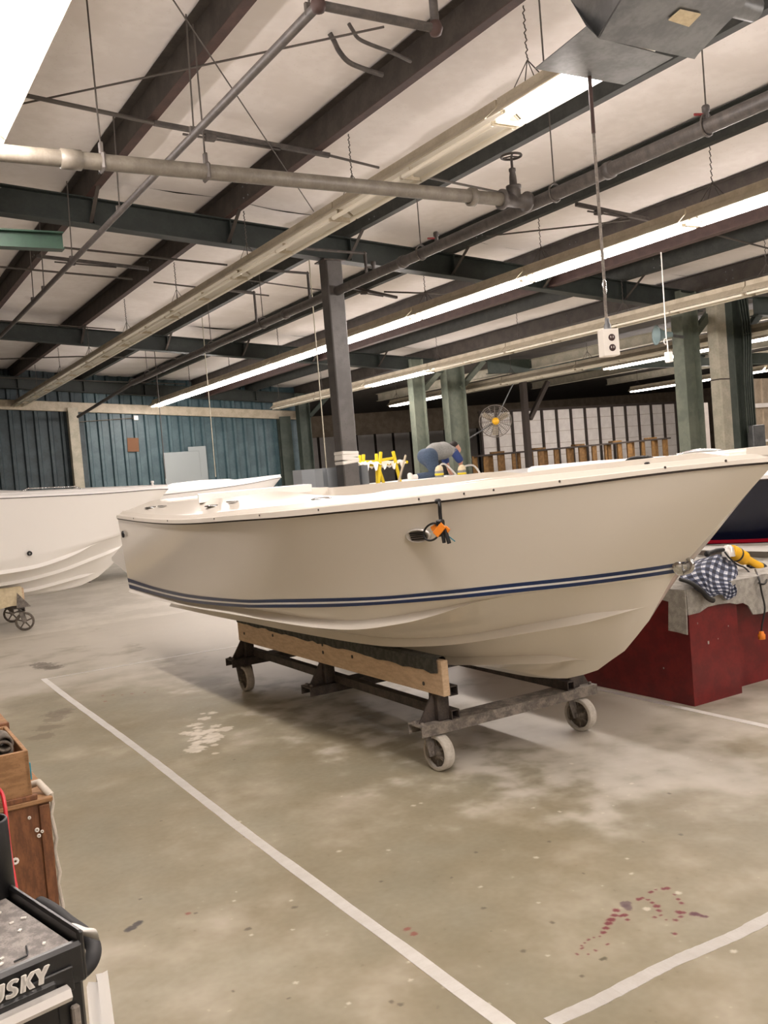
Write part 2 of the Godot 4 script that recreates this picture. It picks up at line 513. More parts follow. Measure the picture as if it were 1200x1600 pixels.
	for p in [[975, 1413, 0.02], [978, 1418, 0.02], [972, 1416, 0.016]]: put.call(p[0], p[1], p[2], c8(98, 80, 84), 0.8)
	put.call(938, 1499, 0.012, c8(84, 78, 62), 0.8)
	put.call(942, 1498, 0.01, c8(84, 78, 62), 0.8)
	for s in spots:
		var ctr: Vector3 = s[0]
		var cx := (ctr.x - x0) / px
		var cy := (ctr.z - z0) / px
		var rp: float = s[1] / px
		for yy in range(int(cy - rp * 1.4) - 1, int(cy + rp * 1.4) + 2):
			for xx in range(int(cx - rp * 1.4) - 1, int(cx + rp * 1.4) + 2):
				if xx < 0 or yy < 0 or xx >= w or yy >= h: continue
				var dd := Vector2(xx - cx, yy - cy).length() / rp + (b[yy * w + xx] / 255.0 - 0.5) * 1.2 + (c[yy * w + xx] / 255.0 - 0.5) * 0.9
				var k: float = s[3] * (1.0 - smoothstep(0.75, 1.1, dd))
				if k > 0.01:
					im.set_pixel(xx, yy, im.get_pixel(xx, yy).lerp(s[2], k))
	im.generate_mipmaps()
	return ImageTexture.create_from_image(im)

# ------------------------------------------------------------------ roof
const PURLINS := [-3.43, -1.89, -0.35, 1.19, 2.72, 4.25, 5.8, 7.33, 8.86, 10.4, 11.9]
func build_roof() -> void:
	var ceil := struct_node("ceiling")
	var top := 0.24
	# insulation blankets sagging between the purlins
	var xs := [-8.0, -6.5, -4.97]
	xs.append_array(PURLINS)
	for i in xs.size() - 1:
		for bay in [[13.9, 4.2], [4.2, -3.0], [-3.0, FR1], [FR1, FR2], [FR2, WALLZ]]:
			var st := newst()
			st.set_smooth_group(1)
			var nx := 8
			var nz := 26
			var n := FastNoiseLite.new()
			n.seed = 500 + i * 7 + int(bay[0])
			n.frequency = 0.9
			var rows := []
			for b in nz + 1:
				var row := []
				var z: float = lerpf(bay[0], bay[1], float(b) / nz)
				for a in nx + 1:
					var t := float(a) / nx
					var x: float = lerpf(xs[i], xs[i + 1], t)
					var y := roof_y(x) + top + 0.012
					var env := sin(PI * t)
					y -= env * 0.028
					y += env * (n.get_noise_2d(x * 0.35, z * 2.2) * 0.045 + n.get_noise_2d(x * 0.9 + 31.0, z * 5.0) * 0.014)
					row.append(Vector3(x, y, z))
				rows.append(row)
			for b in nz:
				for a in nx:
					quad(st, rows[b][a], rows[b][a + 1], rows[b + 1][a + 1], rows[b + 1][a])
			part("insulation_panel", st, M.insul, ceil)
	var st2 := newst()
	bar(st2, Vector3(-8.2, roof_y(-8.2) + top + 0.16, -5.3), Vector3(12.4, roof_y(12.4) + top + 0.16, -5.3), 39.0, 0.1)
	part("roof_deck", st2, M.extroof, ceil)
	# purlins (Z sections)
	for i in PURLINS.size():
		var x: float = PURLINS[i]
		var y := roof_y(x)
		var st := newst()
		var t := 0.006
		var poly := pv([0, t, t, t, t, top, -0.08, top, -0.08, top - t, 0, top - t])
		prism(st, poly, Vector3(x - 0.08, y, 13.9), Vector3.RIGHT, Vector3.UP, Vector3(0, 0, WALLZ - 13.9))
		var m = M.purlin_red if i in [4, 5] else (M.purlin_green if i in [6, 7, 9] else M.purlin)
		var o := thing("roof_purlin", "%s dark steel roof purlin counting from the green columns" % ORD[PURLINS.size() - 1 - i], "purlin", Vector3.ZERO, 0.0, "steel purlins under the roof")
		part("web", st, M.purlin if i in [4, 5] else m, o)
		st = newst()
		prism(st, pv([0, 0, 0.085, 0, 0.085, 0.025, 0.079, 0.025, 0.079, t, 0, t]), Vector3(x - 0.08, y, 13.9), Vector3.RIGHT, Vector3.UP, Vector3(0, 0, WALLZ - 13.9))
		part("bottom_flange", st, m, o)
		st = newst()
		for zz in [-4.6, FR1 + 0.7, FR1 - 0.7, -13.0]:
			for dz in [0.0, 0.12]:
				for dy in [0.05, 0.17]:
					lathe(st, Transform3D(Basis(Vector3.BACK, PI / 2), Vector3(x - 0.08, y + dy, zz + dz)), [Vector2(0.009, 0), Vector2(0.009, 0.008), Vector2(0, 0.01)], 6)
		part("bolts", st, M.galv, o)
	# the deep red-brown beam next to the lit row
	var sb := newst()
	prism(sb, ibeam_poly(0.12, 0.34, 0.014, 0.01), Vector3(8.98, H + 0.264 * 8.98 + 0.17, 13.9), Vector3.RIGHT, Vector3.UP, Vector3(0, 0, WALLZ - 13.9))
	single("roof_beam", sb, M.purlin_red, "deep red-brown steel beam alongside the glowing light row", "beam")
	# rafters
	var k := 0
	for z in [4.2, -3.0, FR1, FR2, WALLZ + 0.5]:
		var st := newst()
		var hgt := 0.29
		var a := Vector3(-8, roof_y(-8) - hgt * 0.5 - 0.002, z)
		var b := Vector3(12.0, roof_y(12.0) - hgt * 0.5 - 0.002, z)
		if z == -3.0:
			k += 1
			continue
		var d := (b - a)
		prism(st, ibeam_poly(0.17, hgt, 0.014, 0.01), a, Vector3.BACK, d.normalized().cross(Vector3.BACK) * -1.0, d)
		var lab: String = ["", "", "dark green steel roof rafter resting on the tall grey column", "dark green steel roof rafter crossing beyond the column's rafter", "dark green steel rafter along the top of the teal wall"][k] if k > 1 else "dark green steel roof rafter"
		var o := thing("roof_rafter", lab, "rafter")
		part("beam", st, M.green, o)
		# stiffener plates and flange braces at the purlins
		for x in PURLINS:
			st = newst()
			bx(st, Vector3(x, roof_y(x) - hgt * 0.5, z + 0.045), Vector3(0.012, hgt - 0.04, 0.07))
			part("stiffener", st, M.green, o)
			if z > -20:
				st = newst()
				bar(st, Vector3(x - 0.04, roof_y(x) + 0.02, z + 0.5), Vector3(x - 0.04, roof_y(x) - hgt + 0.02, z + 0.06), 0.04, 0.008)
				part("brace", st, M.purlin, o)
		k += 1
	# lean-to roof past the column line
	var e := newst()
	bar(e, Vector3(11.9, 4.05, -10.3), Vector3(40.0, 4.6, -10.3), 49.4, 0.1)
	part("lean_to_roof", e, M.extroof, ceil)
	e = newst()
	bx(e, Vector3(12.0, 4.22, -5.3), Vector3(0.08, 0.4, 38.6))
	part("eave_fascia", e, M.extroof, ceil)

# ------------------------------------------------------------------ lights
var fix_mesh := {}
func fixture_meshes() -> void:
	var L := 2.42
	var st := newst()
	# folded white reflector with a raised channel
	var poly := pv([-0.175, -0.012, -0.17, -0.016, -0.07, 0.06, 0.07, 0.06, 0.17, -0.016, 0.175, -0.012, 0.076, 0.07, 0.07, 0.13, -0.07, 0.13, -0.076, 0.07])
	prism(st, poly, Vector3(0, 0, -L / 2), Vector3.RIGHT, Vector3.UP, Vector3(0, 0, L))
	st.generate_normals(); fix_mesh.housing = st.commit()
	st = newst()
	tube(st, [Vector3(0, 0, -0.585), Vector3(0, 0, 0.585)], 0.019, 10)
	st.generate_normals(); fix_mesh.tube = st.commit()
	st = newst()
	bx(st, Vector3(0, -0.03, 0), Vector3(0.215, 0.03, 0.012), 0.003)
	bx(st, Vector3(0, 0.02, 0), Vector3(0.03, 0.08, 0.012), 0.002)
	st.generate_normals(); fix_mesh.socket = st.commit()
	st = newst()
	# white painted inner faces of the reflector
	for q in [[-0.168, -0.0175, -0.0705, 0.0575], [0.0705, 0.0575, 0.168, -0.0175], [-0.07, 0.0585, 0.07, 0.0585]]:
		st.set_smooth_group(-1)
		quad(st, Vector3(q[0], q[1], -1.2), Vector3(q[2], q[3], -1.2), Vector3(q[2], q[3], 1.2), Vector3(q[0], q[1], 1.2))
	st.generate_normals(); fix_mesh.inner = st.commit()
func mi(called: String, mesh: Mesh, m: Material, parent: Node, at := Vector3.ZERO, b := Basis()) -> MeshInstance3D:
	var o := MeshInstance3D.new()
	o.name = called
	o.mesh = mesh
	o.material_override = m
	parent.add_child(o, true)
	o.transform = Transform3D(b, at)
	return o
func fixture(x: float, y: float, z: float, lit: Array, label: String, group: String, hang_y: float, energy: float) -> Node3D:
	var o := thing("fluorescent_light", label, "ceiling light", Vector3(x, y, z), 0.0, group)
	mi("reflector", fix_mesh.housing, M.fixture, o)
	mi("reflector_face", fix_mesh.inner, M.reflector_white, o)
	for sz in [-1.2, 0.0, 1.2]:
		mi("socket_bar", fix_mesh.socket, M.fixture, o, Vector3(0, 0, sz))
	for s in [-1, 1]:
		for k in 2:
			var on_ = lit[k]
			mi("tube", fix_mesh.tube, M.tube_on if on_ else M.tube_off, o, Vector3(s * 0.09, -0.03, (k - 0.5) * 1.2))
	for zz in [-0.95]:
		var st := newst()
		var t := Vector3(0, min(0.42, hang_y - y - 0.05), zz)
		for d in [Vector3(-0.05, 0.12, zz - 0.12), Vector3(0.05, 0.12, zz - 0.12), Vector3(-0.05, 0.12, zz + 0.12), Vector3(0.05, 0.12, zz + 0.12)]:
			tube(st, [t * Vector3(1, 0.7, 1), d], 0.004, 4, false)
		# twisted chain
		var pts := []
		var n := 22
		for j in n + 1:
			var yy := lerpf(t.y * 0.7, hang_y - y, float(j) / n)
			pts.append(Vector3(0.005 * (1 if j % 2 == 0 else -1), yy, zz + 0.005 * (1 if j % 4 < 2 else -1)))
		tube(st, pts, 0.006, 4, false)
		part("chain", st, M.wire, o)
	if energy > 0.0 and (lit[0] or lit[1]):
		for k in 2:
			if not lit[k]: continue
			var l := OmniLight3D.new()
			l.name = "lamp"
			l.light_color = Color(1.0, 0.95, 0.93)
			l.light_energy = energy
			l.light_size = 0.12
			l.omni_range = 40.0
			l.omni_attenuation = 2.0
			l.shadow_enabled = true
			o.add_child(l, true)
			l.position = Vector3(0, -0.075, (k - 0.5) * 1.21)
	return o
const ORD := ["first", "second", "third", "fourth", "fifth", "sixth", "seventh", "eighth", "ninth", "tenth", "eleventh", "twelfth", "thirteenth", "fourteenth"]
func lean_y(x: float) -> float:
	return 4.0 + (x - 11.9) * 0.55 / 28.1
func build_lights() -> void:
	fixture_meshes()
	var E := 3.2
	for k in 8:      # row over the open floor
		fixture(1.08, H + 1.98 * 1.22, 9.2 - k * 2.44, [true, true], "%s lit fixture of the row over the open floor, counting toward the green rafter" % ORD[k], "lit fixtures over the open floor", roof_y(1.08), E)
	# row above the near edge of the boat: dark except by the metal hood
	for k in 12:
		var zc := -5.18 - 1.22 - 2.44 * (k - 4)
		if zc < -24.0: break
		if k < 3: continue
		var lab := ""
		var grp := "unlit fixtures above the boat"
		if k == 3: lab = "lit fluorescent fixture end beside the galvanized hood"
		elif k > 3: lab = "%s unlit cream fixture counting from the galvanized hood toward the teal wall" % ORD[k - 4]
		fixture(4.28, H + 0.55 * 4.28, zc, [k == 3, false], lab, grp, roof_y(4.28), E)
	for k in 13:     # long glowing row
		var zc := 7.2 - 0.03 - 2.44 * k
		if zc < -23.3: break
		fixture(7.33, H + 0.29 * 7.33, zc, [true, true], "%s lit fixture of the long glowing row, counting from the teal wall" % ORD[12 - k], "lit fixtures of the long row", roof_y(7.33), E)
	for k in 12:
		var zc := 5.5 - 2.44 * k
		if zc < -23.3: break
		var isl := absf(zc - -15.9) < 1.2
		fixture(10.27, H + 0.183 * 10.27, zc, [isl, isl], "single lit fixture in the row before the green columns" if isl else "%s fixture, unlit, of the row before the green columns, from the teal wall" % ORD[11 - k], "fixtures before the green columns", roof_y(10.27), E)
	for k in 11:
		var zc := 3.9 - 2.44 * k
		var isl := absf(zc - -20.5) < 1.2
		fixture(13.3, H + 0.132 * 13.3, zc, [isl, isl], "lit fixture in the row just past the green columns" if isl else "%s fixture, unlit, just past the green columns, from the end wall" % ORD[10 - k], "fixtures past the green columns", lean_y(13.3), E)
	var j := 0
	for q in [[16.0, 0.124, -15.2], [16.0, 0.124, -12.7], [16.0, 0.124, -10.2], [16.0, 0.124, -5.3], [22.0, 0.085, -20.3], [22.0, 0.085, -17.8], [22.0, 0.085, -15.3], [22.0, 0.085, -10.5]]:
		fixture(q[0], H + q[1] * q[0], q[2], [true, true], "%s lit fixture under the low roof, %s, from the end wall" % [ORD[j % 4], "nearer row" if j < 4 else "farther row"], "lit fixtures under the low roof", lean_y(q[0]), E * 1.3)
		j += 1

# ------------------------------------------------------------------ boats
# longitudinal lines of the hull: z, half breadth, height (bow towards +z, tip at z = -2.40)
const L_KEEL := [[-8.25, 0.0, 0.38], [-6.0, 0.0, 0.40], [-4.6, 0.0, 0.43], [-4.07, 0.0, 0.44], [-3.855, 0.0, 0.458]]
const L_C := [[-8.25, 0.30, 0.50], [-6.0, 0.30, 0.51], [-5.0, 0.29, 0.515], [-4.424, 0.25, 0.525], [-4.136, 0.20, 0.552], [-3.85, 0.135, 0.584], [-3.6, 0.06, 0.605], [-3.40, 0.0, 0.61]]
const L_B := [[-8.25, 0.62, 0.60], [-6.8, 0.62, 0.62], [-6.36, 0.62, 0.632], [-5.52, 0.601, 0.64], [-4.67, 0.536, 0.651], [-4.31, 0.482, 0.68], [-3.99, 0.418, 0.723], [-3.62, 0.311, 0.797], [-3.37, 0.222, 0.848], [-3.116, 0.065, 0.903], [-3.06, 0.0, 0.922]]
const L_A := [[-8.25, 0.97, 0.78], [-7.4, 0.977, 0.774], [-6.64, 0.976, 0.78], [-5.88, 0.961, 0.795], [-5.3, 0.921, 0.796], [-4.8, 0.867, 0.797], [-4.42, 0.804, 0.814], [-4.11, 0.72, 0.861], [-3.86, 0.646, 0.914], [-3.65, 0.561, 0.968], [-3.3, 0.36, 1.018], [-3.03, 0.12, 1.04], [-2.965, 0.0, 1.045]]
const L_SB := [[-8.25, 0.985, 0.80], [-7.32, 1.0, 0.795], [-6.54, 1.007, 0.803], [-5.6, 0.987, 0.843], [-5.17, 0.964, 0.873], [-4.56, 0.891, 0.916], [-4.16, 0.80, 0.948], [-3.76, 0.673, 0.986], [-3.43, 0.52, 1.021], [-3.17, 0.33, 1.046], [-3.0, 0.13, 1.065], [-2.935, 0.0, 1.073]]
const L_ST := [[-8.25, 0.992, 0.866], [-7.31, 1.01, 0.845], [-6.53, 1.018, 0.848], [-5.6, 0.998, 0.881], [-5.16, 0.972, 0.912], [-4.55, 0.90, 0.954], [-4.15, 0.808, 0.981], [-3.75, 0.682, 1.02], [-3.43, 0.53, 1.054], [-3.15, 0.34, 1.08], [-2.97, 0.14, 1.10], [-2.89, 0.0, 1.112]]
const L_S := [[-8.25, 1.03, 1.405], [-7.415, 1.071, 1.384], [-6.68, 1.098, 1.375], [-6.08, 1.112, 1.38], [-5.2, 1.12, 1.404], [-4.6, 1.09, 1.42], [-4.18, 1.016, 1.436], [-3.87, 0.924, 1.448], [-3.53, 0.786, 1.465], [-3.245, 0.641, 1.482], [-3.0, 0.492, 1.499], [-2.71, 0.279, 1.52], [-2.5, 0.109, 1.529], [-2.43, 0.035, 1.53], [-2.40, 0.0, 1.53]]
const NU := 84
func sample_line(ln: Array) -> Array:      # Vector3(hb, y, z) at NU + 1 stations
	var o := []
	var za: float = ln[0][0]
	var zb: float = ln[-1][0]
	for j in NU + 1:
		var v := float(j) / NU
		var u := 1.0 - pow(1.0 - v, 1.7)
		var z := lerpf(za, zb, u)
		var k := 0
		while k < ln.size() - 2 and ln[k + 1][0] < z: k += 1
		var a: Array = ln[max(k - 1, 0)]; var b: Array = ln[k]; var c: Array = ln[k + 1]; var d: Array = ln[min(k + 2, ln.size() - 1)]
		var h: float = c[0] - b[0]
		var t := clampf((z - b[0]) / h, 0.0, 1.0)
		var res := []
		for q in [1, 2]:
			var m0: float = (c[q] - a[q]) / (c[0] - a[0]) * h
			var m1: float = (d[q] - b[q]) / (d[0] - b[0]) * h
			var t2 := t * t
			var t3 := t2 * t
			res.append((2 * t3 - 3 * t2 + 1) * b[q] + (t3 - 2 * t2 + t) * m0 + (-2 * t3 + 3 * t2) * c[q] + (t3 - t2) * m1)
		o.append(Vector3(maxf(res[0], 0.0), res[1], z))
	o[NU].x = 0.0
	return o
func lerp_lines(a: Array, b: Array, f: float, flare := 1.0) -> Array:
	var o := []
	for j in NU + 1:
		var fw := smoothstep(-5.0, -3.2, lerpf(a[j].z, b[j].z, f))
		var g := pow(f, lerpf(1.0, flare, fw))
		o.append(Vector3(lerpf(a[j].x, b[j].x, g), lerpf(a[j].y, b[j].y, f), lerpf(a[j].z, b[j].z, f)))
	return o
func strake(p: Array, wide: float, tall: float, fade_from: float, fade_to: float) -> Array:
	var r := [[], [], []]
	for j in NU + 1:
		var v: Vector3 = p[j]
		var w := 1.0 - smoothstep(fade_from, fade_to, v.z)
		w *= clampf(v.x / 0.08, 0.0, 1.0)
		r[0].append(Vector3(maxf(v.x - wide * w, 0.0), v.y - tall * 0.25 * w, v.z))
		r[1].append(Vector3(v.x + 0.028 * w, v.y - tall * 0.5 * w, v.z))
		r[2].append(Vector3(v.x - 0.002 * w, v.y + tall * 0.5 * w, v.z))
	return r
func map_y(l: Array, k: float, o: float) -> Array:
	var r := []
	for v in l: r.append(Vector3(v.x, (v.y - 0.40) * k + o, v.z))
	return r
func loft(st: SurfaceTool, a: Array, b: Array, sg: int, off := 0.0) -> void:
	st.set_smooth_group(sg)
	for s in [-1.0, 1.0]:
		for j in NU:
			var p0 := Vector3((a[j].x + off) * s, a[j].y, a[j].z)
			var p1 := Vector3((a[j + 1].x + off) * s, a[j + 1].y, a[j + 1].z)
			var q0 := Vector3((b[j].x + off) * s, b[j].y, b[j].z)
			var q1 := Vector3((b[j + 1].x + off) * s, b[j + 1].y, b[j + 1].z)
			if s < 0: quad(st, p0, q0, q1, p1)
			else: quad(st, p0, p1, q1, q0)
var boat_lines := {}
# builds hull, stripes and deck under a node; returns the node
func make_boat(o: Node3D, top: Material, bottom: Material, stripes: Array, deck: Material, ky: float, oy: float, cockpit := true, lift := 0.0) -> void:
	var keel := map_y(sample_line(L_KEEL), ky, oy)
	var lc := map_y(sample_line(L_C), ky, oy)
	var lb := map_y(sample_line(L_B), ky, oy)
	var la := map_y(sample_line(L_A), ky, oy)
	var sb := map_y(sample_line(L_SB), ky, oy)
	var stp := map_y(sample_line(L_ST), ky, oy)
	var ls := map_y(sample_line(L_S), ky, oy)
	for j in NU + 1:
		ls[j].y += lift * clampf((-2.4 - ls[j].z) / 2.3, 0.0, 1.25)
	var c3 := strake(lc, 0.05, 0.04, -3.75, -3.5)
	var b3 := strake(lb, 0.06, 0.042, -3.35, -3.08)
	var a3 := strake(la, 0.08, 0.045, -4.1, -3.5)
	var keel2 := lerp_lines(keel, c3[0], 0.5)
	for j in NU + 1:      # round the forefoot
		var e := smoothstep(-4.2, -3.6, keel2[j].z)
		keel2[j] = keel2[j] + Vector3(0, -0.02, 0.03) * e
	var mid := lerp_lines(c3[2], b3[0], 0.5)
	for j in NU + 1:
		mid[j] = mid[j] + Vector3(0.012, -0.012, 0.022) * smoothstep(-4.0, -3.3, mid[j].z) * Vector3(clampf(mid[j].x * 10.0, 0, 1), 1, 1)
	var st := newst()
	var keel1 := lerp_lines(keel, keel2, 0.5)
	var keel3 := lerp_lines(keel2, c3[0], 0.5)
	var mid1 := lerp_lines(c3[2], mid, 0.5)
	var mid2 := lerp_lines(mid, b3[0], 0.5)
	for j in NU + 1:
		keel1[j] = keel1[j] + Vector3(0, -0.008, 0.006) * smoothstep(-4.2, -3.7, keel1[j].z)
		keel3[j] = keel3[j] + Vector3(0, -0.008, 0.010) * smoothstep(-4.0, -3.5, keel3[j].z)
		mid1[j] = mid1[j] + Vector3(0, -0.008, 0.010) * smoothstep(-3.8, -3.3, mid1[j].z)
		mid2[j] = mid2[j] + Vector3(0, -0.004, 0.008) * smoothstep(-3.6, -3.15, mid2[j].z)
	var seq := [keel, keel1, keel2, keel3, c3[0], c3[1], c3[2], mid1, mid, mid2, b3[0], b3[1], b3[2], a3[0], a3[1], a3[2], sb]
	var sgs := [1, 1, 1, 1, 2, 3, 4, 4, 4, 4, 5, 6, 7, 8, 9, 10]
	for k in seq.size() - 1:
		loft(st, seq[k], seq[k + 1], sgs[k])
	var upper := [sb, stp]
	for f in [0.2, 0.4, 0.6, 0.8, 1.0]:
		upper.append(lerp_lines(stp, ls, f, 1.35))
	var st2 := newst() if top != bottom else st
	for k in upper.size() - 1:
		loft(st2, upper[k], upper[k + 1], 10)
	# transom
	var all := seq.duplicate()
	all.append_array(upper.slice(1))
	st.set_smooth_group(-1)
	for k in all.size() - 1:
		var p: Vector3 = all[k][0]
		var q: Vector3 = all[k + 1][0]
		quad(st, Vector3(-p.x, p.y, p.z), Vector3(p.x, p.y, p.z), Vector3(q.x, q.y, q.z), Vector3(-q.x, q.y, q.z))
	part("hull", st, bottom, o)
	if top != bottom:
		part("topsides", st2, top, o)
	for s in stripes:
		var ss := newst()
		loft(ss, lerp_lines(sb, stp, s[0]), lerp_lines(sb, stp, s[1]), 1, 0.0025)
		part("stripe", ss, s[2], o)
	# seam and deck cap
	var seam := newst()
	var d := [[], [], [], [], [], [], [], []]
	var se := [[], []]
	for j in NU + 1:
		var v: Vector3 = ls[j]
		var cap := 0.062 + 0.012 * smoothstep(-6.5, -4.2, v.z) - 0.032 * smoothstep(-3.6, -2.5, v.z)
		var tip := clampf(v.x / 0.1, 0.0, 1.0)
		var inner := maxf(v.x - 0.30, v.x * 0.12)
		var crown := 0.006 + 0.055 * (1.0 - smoothstep(-5.4, -4.3, v.z)) + 0.03 * (1.0 - smoothstep(-5.6, -4.6, v.z)) * smoothstep(-7.9, -6.6, v.z)
		var fy := v.y + cap + crown + 0.006
		if cockpit:
			var rec := smoothstep(-7.62, -7.52, v.z) * (1.0 - smoothstep(-4.36, -4.26, v.z))
			fy = lerpf(fy, v.y - 0.55, rec)
		se[0].append(Vector3(v.x + 0.006, v.y - 0.006, v.z))
		se[1].append(Vector3(v.x + 0.006, v.y + 0.006, v.z))
		d[0].append(Vector3(v.x + 0.013, v.y + 0.003, v.z + 0.012 * (1.0 - tip)))
		d[1].append(Vector3(v.x + 0.010, v.y + cap * 0.45, v.z + 0.01 * (1.0 - tip)))
		d[2].append(Vector3(maxf(v.x - 0.02, v.x * 0.8), v.y + cap * 0.55, v.z))
		d[3].append(Vector3(maxf(v.x - 0.045, v.x * 0.6), v.y + cap * 0.92, v.z))
		d[4].append(Vector3(maxf(v.x - 0.085, v.x * 0.45), v.y + cap, v.z))
		d[5].append(Vector3(inner, v.y + cap + crown, v.z))
		d[6].append(Vector3(maxf(inner - 0.03, v.x * 0.1), fy, v.z))
		d[7].append(Vector3(0.0, fy + 0.012, v.z))
	loft(seam, se[0], se[1], 1)
	part("seam", seam, M.seam, o)
	var dk := newst()
	var dg := [1, 2, 3, 4, 4, 5, 6]
	for k in 7:
		loft(dk, d[k], d[k + 1], dg[k])
	dk.set_smooth_group(-1)
	for k in 7:
		var p: Vector3 = d[k][0]
		var q: Vector3 = d[k + 1][0]
		quad(dk, Vector3(-p.x, p.y, p.z), Vector3(p.x, p.y, p.z), Vector3(q.x, q.y, q.z), Vector3(-q.x, q.y, q.z))
	part("deck_cap", dk, deck, o)
	boat_lines = {"upper": upper, "sheer": ls, "gunwale": d[4], "inner": d[5], "stp": stp}
func at_z(l: Array, z: float) -> Vector3:
	for j in NU:
		if l[j + 1].z >= z:
			return l[j].lerp(l[j + 1], (z - l[j].z) / (l[j + 1].z - l[j].z))
	return l[NU]
const BX := 3.2
func to_pixel(p: Vector3) -> Vector2:
	var q := cam_basis.transposed() * (p - Vector3(0, H, 0))
	return Vector2(600.0 - FPX * q.x / q.z, 800.0 + FPX * q.y / q.z)
# place and outward direction of the topside (x < 0 side) that shows at a pixel, in boat space
func hull_at(px: float, py: float) -> Array:
	var up: Array = boat_lines.upper
	var best := 1e9
	var res := []
	for k in up.size() - 1:
		for j in NU:
			for u in 4:
				for v in 4:
					var fu := (u + 0.5) / 4.0
					var fv := (v + 0.5) / 4.0
					var a: Vector3 = up[k][j].lerp(up[k][j + 1], fu)
					var b: Vector3 = up[k + 1][j].lerp(up[k + 1][j + 1], fu)
					var p := a.lerp(b, fv)
					p.x = -p.x
					var d := to_pixel(p + Vector3(BX, 0, 0)).distance_squared_to(Vector2(px, py))
					if d < best:
						best = d
						var t1: Vector3 = (up[k][j + 1] - up[k][j]) * Vector3(-1, 1, 1)
						var t2 := (b - a) * Vector3(-1, 1, 1)
						var n := t1.cross(t2).normalized()
						res = [p, n if n.x < 0.0 else -n, t1.normalized()]
	return res
func build_boat_main() -> void:
	var o := thing("motorboat", "cream white open motorboat hull with double navy stripe on a wheeled steel dolly", "boat", Vector3(BX, 0, 0))
	make_boat(o, M.gel, M.gel, [[-0.16, 0.36, M.blue], [0.36, 0.66, M.white], [0.66, 1.18, M.blue]], M.deck, 1.0, 0.40)
	var ls: Array = boat_lines.sheer
	var gw: Array = boat_lines.gunwale
	var inn: Array = boat_lines.inner
	# bracket behind the transom
	var st := newst()
	var tip := on(175, 876, 0, BX - 0.92)
	prism(st, pv([-8.25, 0.84, -8.25, 1.26, tip.z, tip.y + 0.03, tip.z, tip.y]), Vector3(-0.92, 0, 0), Vector3.BACK, Vector3.UP, Vector3(1.84, 0, 0))
	part("stern_bracket", st, M.gel_dull, o)
	# screws along the seam
	for z in [-7.6, -6.6, -5.6, -4.9, -4.3, -3.66, -3.44, -3.31, -3.05, -2.70, -2.52]:
		st = newst()
		var v := at_z(ls, z)
		lathe(st, Transform3D(Basis(Vector3.BACK, PI / 2), Vector3(-v.x - 0.012, v.y + 0.022, z)), [Vector2(0.0055, 0), Vector2(0.005, 0.003), Vector2(0, 0.004)], 8)
		part("screw", st, M.seam, o)
	# rod holders and a fuel cap on the gunwale
	for z in [-7.75, -6.15, -4.55]:
		var v := at_z(gw, z).lerp(at_z(inn, z), 0.45)
		st = newst()
		var b := Basis(Vector3.UP, 0.35).scaled(Vector3(0.62, 1, 1))
		lathe(st, Transform3D(b, Vector3(-v.x, v.y - 0.004, z)), [Vector2(0.085, 0), Vector2(0.085, 0.007), Vector2(0.06, 0.012), Vector2(0.05, 0.012), Vector2(0.045, 0.0)], 24)
		var rh := part("rod_holder", st, M.chrome, o)
		st = newst()
		lathe(st, Transform3D(b, Vector3(-v.x, v.y + 0.007, z)), [Vector2(0.048, 0.0), Vector2(0.0, 0.0)], 20)
		part("socket", st, M.black, rh)
	for z in [-7.45, -5.8]:
		var v := at_z(gw, z).lerp(at_z(inn, z), 0.5)
		st = newst()
		bx(st, Vector3(-v.x, v.y + 0.008, z), Vector3(0.03, 0.012, 0.16), 0.005)
		part("deck_cleat", st, M.chrome, o)
	# bow cleat
	st = newst()
	var cv := at_z(gw, -2.86)
	var cb := Vector3(-cv.x + 0.05, cv.y, -2.86)
	tube(st, smooth_path([cb + Vector3(-0.03, 0.002, -0.07), cb + Vector3(-0.02, 0.026, -0.04), cb + Vector3(0, 0.03, 0.0), cb + Vector3(0.02, 0.026, 0.04), cb + Vector3(0.03, 0.002, 0.07)], 4), 0.007, 8)
	bx(st, cb + Vector3(0, 0.004, 0), Vector3(0.05, 0.01, 0.13), 0.004)
	part("bow_cleat", st, M.black, o)
	# raised toe rail around the bow with a gap for the anchor
	for seg in [[-3.6, -2.56], [-2.49, -2.415]]:
		st = newst()
		st.set_smooth_group(1)
		var n := 14
		var rows := []
		for j in n + 1:
			var z: float = lerpf(seg[0], seg[1], float(j) / n)
			var v := at_z(gw, z)
			var hgt := 0.022 * (smoothstep(-3.6, -3.0, z)) * (1.0 if seg[0] > -3 else 1.0 - smoothstep(-2.585, -2.56, z))
			rows.append([Vector3(-v.x - 0.012, v.y - 0.012, z), Vector3(-v.x - 0.006, v.y + hgt, z), Vector3(-v.x + 0.03, v.y + hgt + 0.001, z), Vector3(-v.x + 0.045, v.y - 0.01, z)])
		for j in n:
			for q in 3:
				st.set_smooth_group(q)
				quad(st, rows[j][q], rows[j][q + 1], rows[j + 1][q + 1], rows[j + 1][q])
		st.set_smooth_group(-1)
		for e in [0, n]:
			quad(st, rows[e][0], rows[e][1], rows[e][2], rows[e][3])
		part("toe_rail", st, M.deck, o)
	# low oval hatch on the foredeck and a hoop rail behind it
	var hv := at_z(boat_lines.inner, -3.3)
	st = newst()
	lathe(st, Transform3D(Basis().scaled(Vector3(0.26, 1, 0.42)), Vector3(0.05, hv.y + 0.0, -3.45)), [Vector2(1.0, 0), Vector2(0.99, 0.02), Vector2(0.93, 0.03), Vector2(0, 0.034)], 32)
	part("deck_hatch", st, M.white, o)
	st = newst()
	var hoop := []
	for j in 21:
		var t := PI * j / 20.0
		hoop.append(Vector3(0.30 + 0.0 * t, 1.562 + 0.03 * sin(t), -3.02 - 0.16 * cos(t)))
